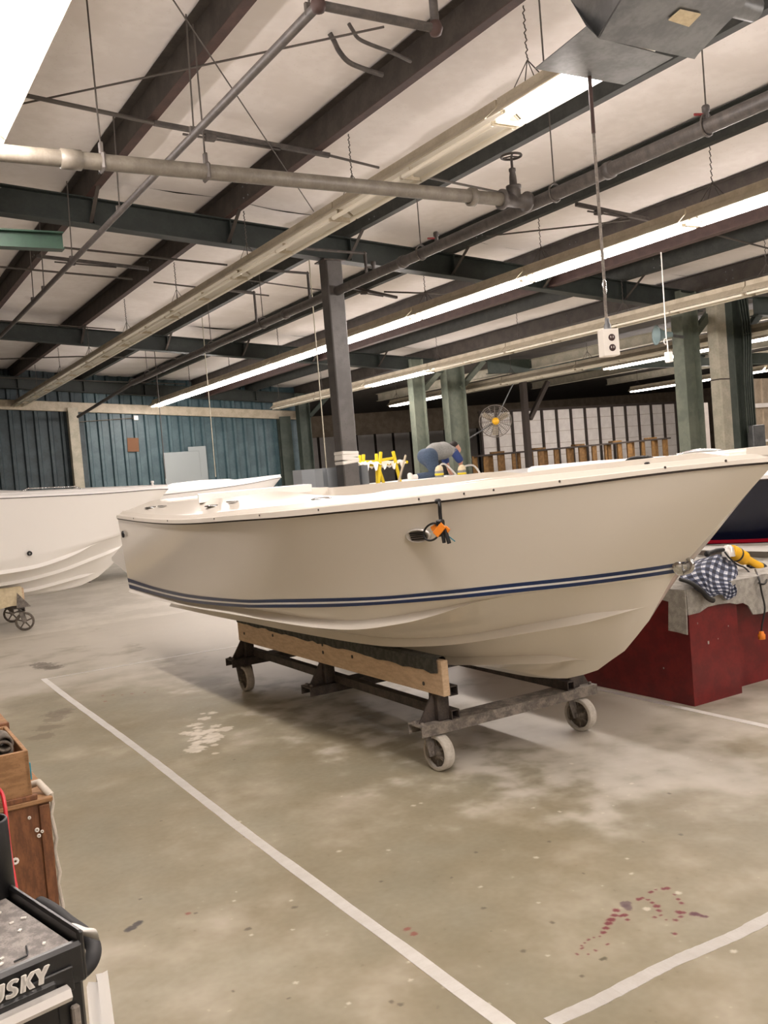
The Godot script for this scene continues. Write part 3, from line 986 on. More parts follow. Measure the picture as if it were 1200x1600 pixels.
	tube(st, hoop, 0.011, 8)
	part("grab_rail", st, M.chrome, o)
	# oval louvred vent in the side
	var hv2 := hull_at(656, 834)
	var nrm: Vector3 = hv2[1]
	var tx: Vector3 = hv2[2]
	var c: Vector3 = hv2[0] + nrm * 0.002
	var ty := nrm.cross(tx).normalized()
	var vb := Basis(tx, nrm, tx.cross(nrm))
	st = newst()
	lathe(st, Transform3D(vb.scaled_local(Vector3(0.074, 1, 0.036)), c), [Vector2(1.0, 0), Vector2(0.98, 0.012), Vector2(0.86, 0.014), Vector2(0.80, 0.004), Vector2(0.0, 0.003)], 28)
	var vent := part("side_vent", st, M.alu, o)
	st = newst()
	for k in 4:
		bar(st, c + nrm * 0.008 + tx * (-0.045) + ty * (0.016 - k * 0.011), c + nrm * 0.008 + tx * 0.045 + ty * (0.016 - k * 0.011), 0.004, 0.006)
	part("louvre", st, M.black, vent)
	# bow eye
	st = newst()
	var be := on(1068, 878, 0, BX) - Vector3(BX, 0, 0)
	var ring := []
	for j in 15:
		var t := lerpf(-0.2, PI + 0.2, j / 14.0)
		ring.append(be + Vector3(0, -0.012 + 0.034 * cos(t), 0.048 * sin(t)))
	tube(st, ring, 0.011, 10)
	lathe(st, Transform3D(Basis(Vector3.RIGHT, PI / 2), be + Vector3(0, -0.012, -0.01)), [Vector2(0.05, -0.01), Vector2(0.046, 0.012), Vector2(0.0, 0.014)], 20)
	part("bow_eye", st, M.chrome, o)
	# through-hull fitting near the transom
	var th := at_z(ls, -8.0)
	st = newst()
	lathe(st, Transform3D(Basis(Vector3.BACK, PI / 2), Vector3(-th.x + 0.005, 1.27, -8.08)), [Vector2(0.03, 0), Vector2(0.028, 0.012), Vector2(0.014, 0.012), Vector2(0.012, 0.0)], 16)
	part("drain_fitting", st, M.black, o)
	# lids lying across the cockpit
	st = newst()
	prism(st, pv([2.28, -6.45, 2.9, -6.74, 3.45, -7.0, 3.75, -7.8, 3.2, -7.56, 2.58, -7.32]), Vector3(0, 1.505, 0), Vector3.RIGHT, Vector3.BACK, Vector3(0, 0.06, 0))
	single("hatch_lid", st, M.white, "flat glossy white hatch lid lying across the striped boat's cockpit", "hatch lid")
	build_strap()

func build_strap() -> void:
	# black strap with coiled ring, orange loop and glove fingers, hung from the seam
	var o := thing("hanging_harness", "black strap with ring, orange loop and dark gloves hanging from the boat's seam", "harness")
	var zz := at_z(boat_lines.sheer, -3.56)
	var a := Vector3(BX - zz.x - 0.02, zz.y + 0.01, -3.56)
	var n := Vector3(-0.9, 0, 0.4).normalized()
	# plane through a facing n
	var P := func(px: float, py: float, off: float) -> Vector3:
		var d := ray(px, py)
		var t := (a + n * off - Vector3(0, H, 0)).dot(n) / d.dot(n)
		return Vector3(0, H, 0) + d * t
	var st := newst()
	tube(st, smooth_path([P.call(686, 782, 0.0), P.call(687, 790, 0.018), P.call(687.5, 802, 0.012), P.call(689, 816, 0.012)], 4), 0.0085, 8)
	lathe(st, Transform3D(look(n) * Basis(Vector3.RIGHT, PI / 2), P.call(686, 783, -0.005)), [Vector2(0.012, 0), Vector2(0.012, 0.02), Vector2(0, 0.024)], 10)
	part("strap", st, M.black, o)
	st = newst()
	var ring := []
	for j in 29:
		var t := TAU * j / 28.0
		ring.append(P.call(675 + 12.5 * cos(t) - 3.5 * sin(t), 831 + 13.5 * sin(t), 0.03))
	tube(st, ring, 0.0048, 8, false)
	part("ring", st, M.black, o)
	st = newst()
	bx(st, P.call(688, 817, 0.02), Vector3(0.035, 0.03, 0.03), 0.006, look(n))
	part("buckle", st, M.black, o)
	st = newst()
	var e1: Vector3 = P.call(680, 836, 0.036)
	var e2: Vector3 = P.call(693, 820, 0.032)
	bar(st, e1, e2, 0.006, 0.034, 0.002)
	bar(st, P.call(674, 827, 0.02), P.call(682, 822, 0.022), 0.006, 0.024, 0.002)
	bar(st, P.call(695, 824, 0.02), P.call(702, 830, 0.02), 0.005, 0.022, 0.002)
	part("orange_loop", st, M.orange, o)
	for f in [[691, 826, 694, 848, 0.0085], [695, 825, 702, 849, 0.0095], [687, 824, 687, 838, 0.007]]:
		st = newst()
		tube(st, [P.call(f[0], f[1], 0.018), P.call((f[0] + f[2]) * 0.5 - 0.4, (f[1] + f[3]) * 0.5, 0.02), P.call(f[2], f[3], 0.014)], f[4], 8)
		part("glove_finger", st, M.rubber, o)
	st = newst()
	tube(st, [P.call(701, 838, 0.012), P.call(711, 846, 0.01)], 0.0025, 6)
	part("cord_end", st, M.teal_tape, o)

# ------------------------------------------------------------------ dolly under the boat
func caster(parent: Node3D, at: Vector3, turn: float, r := 0.098, spokes := false) -> void:
	var b := Basis(Vector3.UP, turn)
	var xf := Transform3D(b * Basis(Vector3.BACK, PI / 2), at + Vector3(0, r, 0))
	var c := Node3D.new()
	c.name = "caster"
	parent.add_child(c, true)
	var st := newst()
	lathe(st, xf, [Vector2(r * 0.8, -0.03), Vector2(r * 0.97, -0.03), Vector2(r, -0.025), Vector2(r, 0.025), Vector2(r * 0.97, 0.03), Vector2(r * 0.8, 0.03)], 32, 1)
	lathe(st, xf, [Vector2(r * 0.8, -0.027), Vector2(r * 0.78, -0.018), Vector2(r * 0.78, 0.018), Vector2(r * 0.8, 0.027)], 32, 4)
	part("wheel", st, M.tread if not spokes else M.cast, c)
	st = newst()
	if spokes:
		for k in 5:
			var t := TAU * k / 5.0
			bar(st, xf * Vector3(cos(t) * 0.02, 0, sin(t) * 0.02), xf * Vector3(cos(t) * r * 0.8, 0, sin(t) * r * 0.8), 0.02, 0.016)
	else:
		lathe(st, xf, [Vector2(r * 0.8, -0.01), Vector2(r * 0.42, -0.013), Vector2(r * 0.36, -0.03), Vector2(0.0, -0.031)], 28, 3)
		lathe(st, xf, [Vector2(r * 0.8, 0.01), Vector2(r * 0.42, 0.013), Vector2(r * 0.36, 0.03), Vector2(0.0, 0.031)], 28, 3)
		for k in 6:
			var t := TAU * k / 6.0
			for s in [-1, 1]:
				bar(st, xf * Vector3(cos(t) * 0.03, s * 0.017, sin(t) * 0.03), xf * Vector3(cos(t) * r * 0.78, s * 0.014, sin(t) * r * 0.78), 0.014, 0.012)
	lathe(st, xf, [Vector2(0, -0.034), Vector2(0.02, -0.034), Vector2(0.02, 0.034), Vector2(0, 0.034)], 14)
	part("hub", st, M.cast, c)
	st = newst()
	var top := at + b * Vector3(0, r * 2.0 + 0.012, -0.035)
	for s in [-1.0, 1.0]:
		var ax := at + b * Vector3(0.041 * s, r, 0)
		bar(st, ax + b * Vector3(0, -0.012, 0.004), top + b * Vector3(0.041 * s, 0, 0), 0.007, 0.05, 0.002)
		lathe(st, Transform3D(b * Basis(Vector3.BACK, -PI / 2 * s), ax), [Vector2(0.016, 0.0), Vector2(0.016, 0.012), Vector2(0, 0.013)], 6)
	bx(st, top + Vector3(0, 0.004, 0), Vector3(0.1, 0.014, 0.1), 0.003, b)
	part("fork", st, M.steel_dusty, c)
func channel(st: SurfaceTool, a: Vector3, b: Vector3, w: float, h: float, t := 0.008) -> void:
	var d := b - a
	var v := Vector3.UP
	var u := d.normalized().cross(v)
	prism(st, pv([-w / 2, -h, -w / 2 + t, -h, -w / 2 + t, -t, w / 2 - t, -t, w / 2 - t, -h, w / 2, -h, w / 2, 0, -w / 2, 0]), a, u, v, d)
func hollow(st: SurfaceTool, a: Vector3, b: Vector3, w: float, t := 0.006) -> void:
	# square tube with open ends
	var d := b - a
	var v := Vector3.UP
	var u := d.normalized().cross(v)
	var h := w / 2
	prism(st, pv([-h, -h, h, -h, h, -h + t, -h, -h + t]), a, u, v, d)
	prism(st, pv([-h, h - t, h, h - t, h, h, -h, h]), a, u, v, d)
	prism(st, pv([-h, -h + t, -h + t, -h + t, -h + t, h - t, -h, h - t]), a, u, v, d)
	prism(st, pv([h - t, -h + t, h, -h + t, h, h - t, h - t, h - t]), a, u, v, d)
func build_dolly() -> void:
	var o := thing("boat_dolly", "rusty steel boat dolly with timber bunks and four dusty caster wheels", "dolly")
	var xl := 2.72
	var xr := 3.70
	var zs := [-4.25, -5.58, -6.95]
	var ty := 0.262
	for i in 3:
		var st := newst()
		channel(st, Vector3(2.58, ty, zs[i]), Vector3(3.82, ty, zs[i]), 0.14, 0.058)
		part("crossbeam", st, M.steel_dusty if i == 0 else M.steel, o)
		st = newst()
		for x in [2.605, 3.795]:
			for dz in [-0.035, 0.035]:
				lathe(st, Transform3D(Basis(), Vector3(x, ty, zs[i] + dz)), [Vector2(0.01, 0), Vector2(0.01, 0.012), Vector2(0, 0.015)], 6)
		part("bolts", st, M.steel_dusty, o)
	for x in [2.80, 3.62]:
		var st := newst()
		hollow(st, Vector3(x, ty + 0.026, -4.18), Vector3(x, ty + 0.026, -7.0), 0.052)
		part("side_rail", st, M.steel, o)
		st = newst()
		hollow(st, Vector3(x, ty + 0.155, -4.18), Vector3(x, ty + 0.155, -4.34), 0.052)
		part("cross_tube", st, M.steel, o)
	for x in [xl, xr]:
		var s := -1.0 if x == xl else 1.0
		for z in zs:
			var st := newst()
			bx(st, Vector3(x + s * -0.025, ty + 0.1, z), Vector3(0.075, 0.2, 0.09), 0.006)
			var up := part("upright", st, M.steel, o)
			st = newst()
			prism(st, pv([0, 0, 0.10, 0, 0, 0.16]), Vector3(x - s * -0.012 - s * 0.0, ty, z - 0.006), Vector3(s, 0, 0), Vector3.UP, Vector3(0, 0, 0.012))
			part("gusset", st, M.steel, up)
	# timber bunks with carpet
	for x in [xl, xr]:
		var s := -1.0 if x == xl else 1.0
		var a := Vector3(x + s * 0.01, 0.51, -4.11)
		var b := Vector3(x + s * 0.01, 0.487, -6.98)
		var st := newst()
		bar(st, a, b, 0.042, 0.19, 0.004)
		var bk := part("bunk_board", st, M.wood, o)
		# carpet over the top with an uneven lower edge
		st = newst()
		st.set_smooth_group(-1)
		var n := 40
		var prev := []
		var rr := RandomNumberGenerator.new()
		rr.seed = 9
		for j in n + 1:
			var t := float(j) / n
			var p := a.lerp(b, lerpf(0.012, 1.0, t))
			var low := p.y + 0.052 - 0.03 * (1.0 - t) + rr.randf_range(-0.007, 0.007)
			var tp := p.y + 0.108
			var cur := [Vector3(p.x + s * 0.026, low, p.z), Vector3(p.x + s * 0.029, tp - 0.012, p.z), Vector3(p.x + s * 0.016, tp, p.z), Vector3(p.x - s * 0.016, tp + 0.004, p.z), Vector3(p.x - s * 0.029, tp - 0.008, p.z), Vector3(p.x - s * 0.026, low, p.z)]
			if j > 0:
				for q in 5:
					quad(st, prev[q], prev[q + 1], cur[q + 1], cur[q])
			prev = cur
		part("carpet_strip", st, M.carpet, bk)
		for q in [[-4.3, -0.05], [-5.5, -0.02], [-5.5, 0.03], [-6.3, 0.01], [-6.85, -0.03], [-5.1, 0.0], [-6.55, 0.05]]:
			st = newst()
			lathe(st, Transform3D(Basis(Vector3.BACK, PI / 2 * -s), Vector3(x + s * 0.031, 0.51 - 0.02 * (-4.1 - q[0]) / 2.9 + q[1], q[0])), [Vector2(0.012, -0.002), Vector2(0.011, 0.003), Vector2(0, 0.004)], 10)
			part("bolt_head", st, M.steel, bk)
	for x in [2.70, 3.71]:
		for z in [zs[0], zs[2]]:
			caster(o, Vector3(x, 0, z + 0.03), [0.12, 0.16, 0.0, 0.1][(0 if x < 3 else 1) + (0 if z > -5 else 2)])

# ------------------------------------------------------------------ the other boats
func build_other_boats() -> void:
	# white hull lying across, left
	var o := thing("motorboat", "plain white boat hull behind the striped boat's stern, on a draped cart", "boat", Vector3(4.19 + 2.4, 0, -13.08), PI / 2)
	make_boat(o, M.gel_dull, M.gel_dull, [], M.white, 1.14, 0.335, false, 0.18)
	o.position = Vector3(4.19 + 2.40, 0, -13.08)
	var st := newst()
	var gw: Array = boat_lines.gunwale
	for q in [[-4.55, -3.75], [-6.6, -5.6]]:
		var pts := []
		for j in 9:
			var t := j / 8.0
			var z: float = lerpf(q[0], q[1], t)
			var v := at_z(gw, z)
			var lift := 0.035 if j > 0 and j < 8 else -0.01
			pts.append(Vector3(-v.x + 0.06, v.y + lift, z))
		tube(st, pts, 0.009, 6)
		part("grab_rail", st, M.chrome, o)
		st = newst()
	st = newst()
	lathe(st, Transform3D(Basis(), Vector3(0, at_z(gw, -2.6).y, -2.62)), [Vector2(0.02, 0), Vector2(0.015, 0.05), Vector2(0.026, 0.06), Vector2(0.02, 0.08), Vector2(0, 0.085)], 12)
	part("bow_light", st, M.white, o)
	for q in [[-4.2, 0.62, 0.92]]:
		st = newst()
		lathe(st, Transform3D(Basis(Vector3.BACK, PI / 2), Vector3(-at_z(boat_lines.stp, -4.5).x - 0.035, 0.98, -4.5)), [Vector2(0.03, -0.02), Vector2(0.028, 0.012), Vector2(0.015, 0.014), Vector2(0.012, 0.0)], 14)
	part("drain_fitting", st, M.black, o)
	# its cart
	var c := thing("boat_cart", "low iron-wheeled cart draped with cream cloth under the plain white hull", "cart")
	st = newst()
	channel(st, Vector3(1.95, 0.30, -12.45), Vector3(1.95, 0.30, -13.75), 0.14, 0.05)
	part("crossbeam", st, M.steel, c)
	st = newst()
	channel(st, Vector3(-0.6, 0.30, -12.45), Vector3(-0.6, 0.30, -13.75), 0.14, 0.05)
	part("crossbeam", st, M.steel, c)
	st = newst()
	for z in [-12.62, -13.55]:
		bar(st, Vector3(2.05, 0.44, z), Vector3(-0.8, 0.42, z), 0.05, 0.19, 0.005)
		part("bunk_board", st, M.wood, c)
		st = newst()
	prism(st, pv([0, 0, 0.17, 0, 0.02, 0.19]), Vector3(1.93, 0.30, -12.50), Vector3.RIGHT, Vector3.UP, Vector3(0, 0, 0.012))
	part("gusset", st, M.steel_dusty, c)
	# cloth skirt with folds
	st = newst()
	st.set_smooth_group(1)
	var prev := []
	for j in 61:
		var t := j / 60.0
		var x := lerpf(2.02, -0.6, t)
		var w := 0.02 * sin(t * 47.0) + 0.012 * sin(t * 91.0 + 1.0)
		var cur := [Vector3(x, 0.56, -12.60), Vector3(x, 0.55, -12.565 + w * 0.3), Vector3(x, 0.44, -12.55 + w * 0.7), Vector3(x, 0.31 + 0.02 * sin(t * 33.0), -12.54 + w * 1.2)]
		if j > 0:
			for q in 3: quad(st, prev[q], prev[q + 1], cur[q + 1], cur[q])
		prev = cur
	part("cloth_skirt", st, M.cloth, c)
	caster(c, Vector3(2.02, 0, -12.55), 1.3, 0.115, true)
	caster(c, Vector3(2.04, 0, -13.61), 1.35, 0.115, true)
	# hull farther back by the teal wall
	o = thing("motorboat", "brightly lit white boat hull resting near the teal wall", "boat", Vector3(8.45 + 2.4, 0, -18.6), PI / 2)
	make_boat(o, M.white, M.white, [], M.white, 1.0, 0.40, false)
	o.scale = Vector3(1.0, 1.09, 1.0)
	st = newst()
	lathe(st, Transform3D(Basis().scaled(Vector3(0.55, 1, 1.0)), Vector3(0, 1.47, -4.2)), [Vector2(1.0, 0), Vector2(0.96, 0.05), Vector2(0.6, 0.12), Vector2(0, 0.14)], 28)
	part("foredeck_crown", st, M.white, o)
	var tr := thing("boat_stand", "dark steel stand under the white hull near the teal wall", "stand", Vector3(5.5, 0, -18.6))
	st = newst()
	for x in [-1.4, 1.4]:
		for z in [-0.45, 0.45]:
			bx(st, Vector3(x, 0.22, z), Vector3(0.09, 0.44, 0.09), 0.005)
		bx(st, Vector3(x, 0.46, 0), Vector3(0.12, 0.08, 1.1), 0.005)
	part("frame", st, M.steel, tr)
	# low white deck where the worker kneels
	o = thing("motorboat", "white boat hull under the kneeling worker, behind the striped boat", "boat", Vector3(15.9, 0, -15.4), PI / 2)
	make_boat(o, M.white, M.white, [], M.white, 1.0, 0.40, false)
	o.scale = Vector3(1.0, 0.92, 1.0)
	o.position.y = 0.0
	tr = thing("boat_stand", "dark steel stand under the hull where the worker kneels", "stand", Vector3(10.4, 0, -15.4))
	st = newst()
	for x in [-1.0, 1.4]:
		for z in [-0.45, 0.45]:
			bx(st, Vector3(x, 0.2, z), Vector3(0.09, 0.4, 0.09), 0.005)
		bx(st, Vector3(x, 0.4, 0), Vector3(0.12, 0.07, 1.1), 0.005)
	part("frame", st, M.steel, tr)
	# navy hull to the right
	o = thing("motorboat", "dark navy boat hull with red stripe behind the red mould", "boat", Vector3(7.28, 0, 0.6))
	make_boat(o, M.navy, M.gel_dull, [[0.2, 1.0, M.red_stripe]], M.white, 0.92, 0.40, false)
	st = newst()
	var lst: Array = boat_lines.stp
	tr = thing("boat_cart", "steel cart carrying the navy hull", "cart", Vector3(7.28, 0, -4.6))
	for z in [-1.3, 1.3]:
		for x in [-0.5, 0.5]:
			bx(st, Vector3(x, 0.25, z), Vector3(0.09, 0.5, 0.09), 0.005)
		bx(st, Vector3(0, 0.3, z), Vector3(1.2, 0.08, 0.1), 0.005)
	part("frame", st, M.steel, tr)

# ------------------------------------------------------------------ floor marks
func build_floor_marks() -> void:
	var g := "white tape lines on the floor"
	var segs := [
		[Vector3(1.555, 0, -8.97), Vector3(1.535, 0, -1.2), 0.052, "long white tape line on the floor along the open side of the boat"],
		[Vector3(4.45, 0, -8.95), Vector3(4.47, 0, -1.2), 0.05, "white tape line on the floor beside the red mould"],
		[Vector3(1.58, 0, -8.94), Vector3(4.42, 0, -8.88), 0.042, "thin white tape line on the floor past the boat's stern"],
		[Vector3(1.7, 0, -2.2), Vector3(4.4, 0, -2.2), 0.052, "white tape line on the floor in front of the purple stains"]]
	segs[3][0] = on(858, 1598, 1, 0)
	segs[3][1] = on(1290, 1392, 1, 0)
	for s in segs:
		var st := newst()
		var rr := RandomNumberGenerator.new()
		rr.seed = 77
		var a: Vector3 = s[0]
		var b: Vector3 = s[1]
		var d := (b - a).normalized()
		var n := d.cross(Vector3.UP)
		var N := 60
		var prev := []
		for j in N + 1:
			var p := a.lerp(b, float(j) / N) + n * 0.006 * sin(j * 0.21)
			var w: float = s[2] * 0.5
			var cur := [p + n * (w + rr.randf_range(-0.002, 0.002)) + Vector3(0, 0.0016, 0), p - n * (w + rr.randf_range(-0.002, 0.002)) + Vector3(0, 0.0016, 0)]
			if j > 0:
				quad(st, prev[0], cur[0], cur[1], prev[1])
				quad(st, prev[0] - Vector3(0, 0.0016, 0), prev[0], cur[0], cur[0] - Vector3(0, 0.0016, 0))
				quad(st, prev[1] - Vector3(0, 0.0016, 0), prev[1], cur[1], cur[1] - Vector3(0, 0.0016, 0))
			prev = cur
		single("floor_tape", st, M.tape, s[3], "tape line", "")

# ------------------------------------------------------------------ red mould with cloth, shirt and polisher
func plaid_texture() -> ImageTexture:
	var s := 128
	var im := Image.create(s, s, false, Image.FORMAT_RGB8)
	for y in s:
		for x in s:
			var a := 1 if (x % 32) < 18 else 0
			var b := 1 if (y % 32) < 18 else 0
			var c := c8(196, 198, 204)
			if a + b == 1: c = c8(76, 82, 100)
			elif a + b == 2: c = c8(26, 30, 46)
			if (x % 32) == 22 or (y % 32) == 22: c = c.lerp(c8(40, 46, 66), 0.6)
			im.set_pixel(x, y, c)
	im.generate_mipmaps()
	return ImageTexture.create_from_image(im)
func bicubic(rows: Array, nu: int, nv: int) -> Array:
	var mid := []
	for r in rows:
		mid.append(smooth_path(r, nu))
	var out := []
	var cols := []
	for k in mid[0].size():
		var col := []
		for r in mid: col.append(r[k])
		cols.append(smooth_path(col, nv))
	for j in cols[0].size():
		var row := []
		for k in cols.size(): row.append(cols[k][j])
		out.append(row)
	return out
func build_right_table() -> void:
	var o := thing("red_mould", "dark red painted box-shaped mould on the floor past the boat's bow", "mould")
	var hgt := 0.72
	var st := newst()
	prism(st, pv([4.50, -6.6, 4.975, -6.6, 4.975, -4.09, 4.53, -4.09]), Vector3.ZERO, Vector3.RIGHT, Vector3.BACK, Vector3.UP * hgt)
	part("end_block", st, M.mould_red, o)
	st = newst()
	prism(st, pv([4.99, -6.6, 6.0, -6.6, 6.0, -4.2, 5.1, -4.2, 5.03, -4.24, 4.99, -4.3]), Vector3.ZERO, Vector3.RIGHT, Vector3.BACK, Vector3.UP * (hgt - 0.01))
	part("side_block", st, M.mould_red, o)
	# chipped pale patches of bare laminate
	st = newst()
	for q in [[1107, 1004, 0.014], [1090, 974, 0.008], [1122, 998, 0.006], [1138, 978, 0.007], [1037, 1044, 0.01]]:
		var p: Vector3 = on(q[0], q[1], 2, -4.088) if q[0] > 1080 else on(q[0], q[1], 0, 4.512)
		bx(st, p, Vector3(q[2], q[2] * 1.5, 0.004) if q[0] > 1080 else Vector3(0.004, q[2], q[2]), 0.002)
	part("chips", st, M.felt, o)
	# grey felt over the top
	var f := thing("grey_felt", "grey felt blanket draped over the red mould with ragged hanging edges", "blanket")
	st = newst()
	st.set_smooth_group(1)
	var nz := FastNoiseLite.new()
	nz.seed = 6
	nz.frequency = 2.2
	var prev := []
	for j in 31:
		var z := lerpf(-4.055, -6.5, j / 30.0)
		var row := []
		for k in 31:
			var x := lerpf(4.47, 6.02, k / 30.0)
			row.append(Vector3(x, hgt + 0.02 + 0.02 * nz.get_noise_2d(x * 2.0, z * 2.0), z))
		if j > 0:
			for k in 30: quad(st, prev[k], prev[k + 1], row[k + 1], row[k])
		prev = row
	part("top_sheet", st, M.felt, f)
	st = newst()
	var fl := PackedVector2Array()
	for p in [[1076, 961], [1092, 957], [1105, 948], [1122, 944], [1139, 942], [1150, 944], [1160, 942], [1168, 946], [1176, 960], [1188, 959], [1200, 955], [1212, 956]]:
		var q := on(p[0], p[1], 2, -4.06)
		fl.append(Vector2(q.x, q.y))
	fl.append(Vector2(6.0, fl[-1].y))
	fl.append(Vector2(6.0, hgt + 0.022))
	fl.append(Vector2(4.485, hgt + 0.022))
	fl[0].x = 4.49
	prism(st, fl, Vector3(0, 0, -4.062), Vector3.RIGHT, Vector3.UP, Vector3(0, 0, 0.008))
	part("front_flap", st, M.felt, f)
	st = newst()
	fl = PackedVector2Array()
	for p in [[1076, 961], [1075, 992], [1060, 988], [1045, 985], [1045, 940], [1030, 936], [1000, 930], [985, 925]]:
		var q := on(p[0], p[1], 0, 4.478)
		fl.append(Vector2(q.z, q.y))
	fl[0].x = -4.056
	fl[1].x = -4.062
	fl.append(Vector2(fl[-1].x, hgt + 0.022))
	fl.append(Vector2(-4.056, hgt + 0.022))
	prism(st, fl, Vector3(4.474, 0, 0), Vector3.BACK, Vector3.UP, Vector3(0.008, 0, 0))
	part("side_flap", st, M.felt, f)
	# plaid shirt
	var pm := plain(Color.WHITE, 0.95)
	pm.albedo_texture = plaid_texture()
	var rows := []
	var zr := [-4.42, -4.26, -4.10, -4.035, -4.02, -4.02]
	var px := [
		[[1080, 880], [1102, 871], [1124, 867], [1142, 875], [1150, 884]],
		[[1066, 893], [1092, 880], [1120, 879], [1143, 888], [1154, 893]],
		[[1062, 903], [1090, 893], [1116, 897], [1140, 906], [1152, 908]],
		[[1078, 912], [1096, 909], [1118, 913], [1140, 917], [1149, 914]],
		[[1094, 924], [1104, 924], [1121, 925], [1141, 927], [1150, 926]],
		[[1108, 936], [1112, 933], [1124, 930], [1138, 936], [1148, 932]]]
	for r in px.size():
		var row := []
		for p in px[r]: row.append(on(p[0], p[1], 2, zr[r]))
		rows.append(row)
	var g := bicubic(rows, 7, 6)
	st = newst()
	st.set_smooth_group(1)
	for j in g.size():
		for k in g[0].size():
			var v: Vector3 = g[j][k]
			var w := 0.016 * sin(k * 0.55 + j * 0.2) + 0.012 * nz.get_noise_2d(k * 0.11 + 5.0, j * 0.13)
			g[j][k] = v + Vector3(-0.3, 0.4, 0.8) * w
	for j in g.size() - 1:
		for k in g[0].size() - 1:
			var cs := [[j, k], [j, k + 1], [j + 1, k + 1], [j, k], [j + 1, k + 1], [j + 1, k]]
			for c in cs:
				st.set_uv(Vector2(c[1] / 13.0, c[0] / 13.0))
				st.add_vertex(g[c[0]][c[1]])
	var sh := thing("plaid_shirt", "crumpled black and white plaid shirt lying over the red mould's corner", "shirt")
	part("body", st, pm, sh)
	st = newst()
	tube(st, smooth_path([on(1062, 905, 2, -4.04), on(1078, 910, 2, -4.02), on(1094, 921, 2, -4.0), on(1106, 934, 2, -3.995), on(1114, 938, 2, -4.0)], 4), 0.012, 8, true, 0.018)
	part("collar", st, M.black, sh)
	# polisher
	var po := thing("angle_polisher", "yellow power polisher with black side handle on the plaid shirt", "power tool")
	var zp := -4.34
	var A := func(x: float, y: float, dz := 0.0) -> Vector3: return on(x, y, 2, zp + dz)
	st = newst()
	var d0: Vector3 = A.call(1142, 861)
	var d1: Vector3 = A.call(1192, 889)
	var bb := look(d1 - d0)
	var L := d0.distance_to(d1)
	var lx := Transform3D(bb * Basis(Vector3.RIGHT, PI / 2), d0)
	lathe(st, lx, [Vector2(0, 0), Vector2(0.044, 0.0)], 18, 1)
	lathe(st, lx, [Vector2(0.044, 0.0), Vector2(0.049, L * 0.06), Vector2(0.049, L * 0.40)], 18, 2)
	lathe(st, lx, [Vector2(0.049, L * 0.40), Vector2(0.034, L * 0.48), Vector2(0.031, L * 0.6), Vector2(0.033, L * 0.9)], 18, 3)
	part("motor_body", st, M.yellow, po)
	st = newst()
	lathe(st, lx, [Vector2(0.033, L * 0.9), Vector2(0.037, L * 0.91), Vector2(0.037, L * 0.99)], 18, 1)
	lathe(st, lx, [Vector2(0.037, L * 0.99), Vector2(0.0, L)], 18, 2)
	lathe(st, lx, [Vector2(0.0495, L * 0.17), Vector2(0.0515, L * 0.18), Vector2(0.0515, L * 0.21), Vector2(0.0495, L * 0.22)], 18, 3)
	part("rear_cap", st, M.black, po)
	st = newst()
	bar(st, lx * Vector3(0, L * 0.5, 0) + Vector3(-0.02, -0.035, 0.02), lx * Vector3(0, L * 0.85, 0) + Vector3(-0.02, -0.03, 0.02), 0.03, 0.012, 0.003)
	part("trigger", st, M.black, po)
	st = newst()
	lathe(st, Transform3D(Basis(), A.call(1138, 860) - Vector3(0, 0.04, 0)), [Vector2(0.045, 0), Vector2(0.042, 0.03), Vector2(0.034, 0.06), Vector2(0.02, 0.075), Vector2(0, 0.078)], 16)
	part("gear_head", st, M.alu, po)
	st = newst()
	tube(st, [A.call(1130, 859, 0.02), A.call(1120, 860, 0.04), A.call(1106, 865, 0.07)], 0.014, 10)
	lathe(st, Transform3D(look(A.call(1103, 866, 0.07) - A.call(1110, 864, 0.06)) * Basis(Vector3.RIGHT, PI / 2), A.call(1105, 865.5, 0.07)), [Vector2(0.019, -0.008), Vector2(0.021, 0), Vector2(0.019, 0.008), Vector2(0, 0.009)], 12)
	part("side_handle", st, M.black, po)
	st = newst()
	tube(st, smooth_path([A.call(1132, 862, 0.05), A.call(1140, 872, 0.07), A.call(1152, 882, 0.07), A.call(1165, 888, 0.09), A.call(1178, 904, 0.16), A.call(1188, 912, 0.32), A.call(1196, 911, 0.33), A.call(1199, 898, 0.2), A.call(1194, 890, 0.05)], 5), 0.006, 8)
	part("cord", st, M.black, po)
	var pl := thing("power_cord", "black power cord with orange plug hanging down the red mould", "cord")
	st = newst()
	tube(st, smooth_path([on(1180, 890, 2, -4.2), on(1186, 905, 2, -4.03), on(1190, 925, 2, -4.025), on(1195, 950, 2, -4.02), on(1191, 975, 2, -4.03), on(1190, 986, 2, -4.03)], 5), 0.006, 8)
	part("cable", st, M.black, pl)
	st = newst()
	var pg := on(1190, 993, 2, -4.03)
	lathe(st, Transform3D(Basis(), pg - Vector3(0, 0.024, 0)), [Vector2(0, 0), Vector2(0.022, 0.0), Vector2(0.024, 0.03), Vector2(0.017, 0.038), Vector2(0.015, 0.05), Vector2(0, 0.052)], 14)
	part("plug", st, M.orange, pl)

